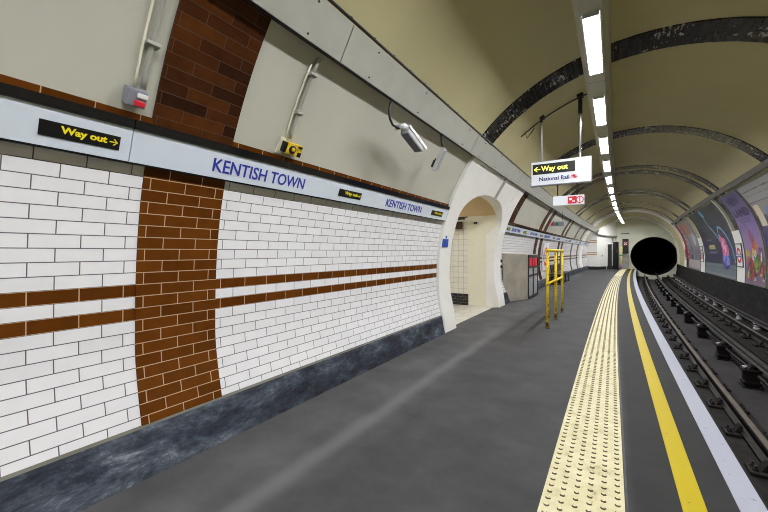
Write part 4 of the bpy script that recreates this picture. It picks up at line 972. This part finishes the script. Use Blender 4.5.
t = thing('vent_slot', (.95, YE-.02, 3.1), 'small dark slot high on the end wall', 'vent'); m = MB(); m.box((.95, YE-.02, 3.02), (.62, .04, .07)); m.build('slot', M['dark'], t)

# ------------------------------------------------------------------ track: rails, chairs, insulators
def rail_prof(x, ztop, h=.15, head=.07, foot=.13):
    zb = ztop-h
    return [(x-foot/2, zb), (x+foot/2, zb), (x+foot/2, zb+.012), (x+.012, zb+.035), (x+.010, ztop-.045), (x+head/2, ztop-.035), (x+head/2, ztop-.006), (x+head/2-.008, ztop), (x-head/2+.008, ztop), (x-head/2, ztop-.006), (x-head/2, ztop-.035), (x-.010, ztop-.045), (x-.012, zb+.035), (x-foot/2, zb+.012)]
def rail(x, zt_, name, label, matside, mattop, h=.15, head=.07, foot=.13):
    t = thing(name, (x+off(10), 10, zt_), label, 'rail')
    pr = rail_prof(x, zt_, h, head, foot); m = MB(); sweep(m, pr, ysteps(YB, 60, .6), closed=True, caps=True); m.uv = {}; m.build('web', M[matside], t)
    m = MB(); sweep(m, [(x-head/2+.008, zt_+.0), (x-head/2+.010, zt_+.0015), (x+head/2-.010, zt_+.0015), (x+head/2-.008, zt_+.0)], ysteps(YB, 60, .6)); m.uv = {}; m.build('running_surface', M[mattop], t)
ZR = -.43
rail(1.28, ZR, 'running_rail', 'near running rail beside the platform edge', 'rust', 'railtop')
rail(2.79, ZR, 'running_rail', 'far running rail beneath the posters', 'rust', 'railtop')
rail(2.05, ZR+.07, 'conductor_rail', 'centre conductor rail raised on black insulator pots', 'conductor', 'conductor', h=.10, head=.075, foot=.10)
rail(3.19, ZR+.09, 'conductor_rail', 'outer conductor rail at the foot of the far wall', 'conductor', 'conductor', h=.12, head=.08, foot=.12)
def rail_chair(x, z):
    t = thing('rail_chair', (x, 0, z), 'x', 'rail chair')
    m = MB(); m.box((x, 0, z+.018), (.40, .20, .036), bev=.012)
    m.prism([(x-.12, z+.03), (x-.070, z+.03), (x-.042, z+.11), (x-.065, z+.12)], 'y', -.05, .05); m.prism([(x+.12, z+.03), (x+.070, z+.03), (x+.042, z+.11), (x+.065, z+.12)], 'y', -.05, .05)
    m.build('base', M['rust'], t)
    for sx, sy in ((-.15, -.045), (-.15, .045), (.15, -.045), (.15, .045)):
        m = MB(); m.tube([(x+sx, sy, z+.03), (x+sx, sy, z+.058)], [.028, .02], 8, smooth=False); m.tube([(x+sx, sy, z+.055), (x+sx, sy, z+.08)], .012, 6); m.build('bolt', M['darkmetal'], t)
    return t
def dup(root, loc, label, group, kids=True):
    r = root.copy(); C.objects.link(r); r.location = loc; r['label'] = label; r['group'] = group
    if kids:
        for ch in list(root.children):
            c = ch.copy(); C.objects.link(c); c.parent = r
    return r
def nth(i): return ordn[i] if i < 20 else None
for x, nm, st in ((1.28, 'near running rail', 0), (2.79, 'far running rail', .3)):
    proto = rail_chair(x, -.62); grp = 'rail chairs under the %s' % nm
    y = 1.25+st; i = 0; first = True
    ystart = y
    while y < 36.5:
        if x > 2 and y < 6: y += .87; continue
        if nth(i): lab = 'bolted iron rail chair under the %s, %s in its row' % (nm, nth(i))
        else: lab = 'small distant iron rail chair far along the %s' % nm
        if first: proto.location = (x+off(y), y, -.62); proto['label'] = lab; proto['group'] = grp; first = False
        else: dup(proto, (x+off(y), y, -.62), lab, grp, True)
        y += .87; i += 1
for x, nm, st in ((3.19, 'outer conductor rail', .5),):
    t0 = thing('rail_insulator', (x, 0, -.62), 'x', 'insulator')
    m = MB(); m.tube([(x, 0, -.62), (x, 0, -.59), (x, 0, -.56), (x, 0, -.53), (x, 0, -.50), (x, 0, -.465)], [.09, .09, .06, .075, .05, .06], 10, smooth=False); m.build('stem', M['grey'], t0)
    m = MB(); m.box((x, 0, -.458), (.16, .09, .02), bev=.005); m.build('cap', M['white'], t0)
    y = 8.2; i = 0; grp = 'insulators under the outer conductor rail'
    while y < 36:
        lab = ('white capped insulator under the outer conductor rail, %s in its row' % nth(i)) if nth(i) else 'small distant insulator under the outer conductor rail'
        if i == 0: t0.location = (x+off(y), y, -.62); t0['label'] = lab; t0['group'] = grp
        else: dup(t0, (x+off(y), y, -.62), lab, grp)
        y += 1.75; i += 1
# centre pots
x = 1.97
t0 = thing('insulator_pot', (x, 0, -.84), 'x', 'insulator')
m = MB(); m.box((x, 0, -.83), (.26, .26, .02), bev=.005); m.box((x, 0, -.68), (.19, .20, .30), bev=.03); m.box((x, 0, -.56), (.24, .24, .05), bev=.02); m.box((x, 0, -.76), (.22, .23, .05), bev=.015); m.build('pot', M['pot'], t0)
m = MB(); m.tube([(x, 0, -.54), (x+.01, 0, -.51), (x+.05, 0, -.49), (x+.08, 0, -.47)], [.09, .06, .05, .045], 12, smooth=False); m.build('neck', M['pot'], t0)
m = MB(); m.box((x-.06, 0, -.505), (.09, .06, .03), bev=.01); tag(m.build('clip', M['lightgrey'], t0), 'pale metal clip')
m = MB(); m.tube([(x+.04, .10, -.58), (x+.06, .5, -.60), (x+.07, .9, -.61), (x+.06, 1.4, -.61), (x+.04, 1.8, -.58)], .026, 8); m.build('cable', M['pot'], t0)
pots = [4.3, 6.4, 8.5, 10.4, 12.7, 15.1, 17.2, 19.3, 21.5, 23.7, 25.9, 28.1, 30.3, 32.5]; grp = 'insulator pots under the centre conductor rail'
for i, y in enumerate(pots):
    lab = 'black insulator pot standing in the pit under the centre rail, %s in its row' % nth(i)
    if i == 0: t0.location = (x+off(y), y, -.84); t0['label'] = lab; t0['group'] = grp
    else: dup(t0, (x+off(y), y, -.84), lab, grp)
for o in bpy.data.objects:
    if '_o' in o: del o['_o']
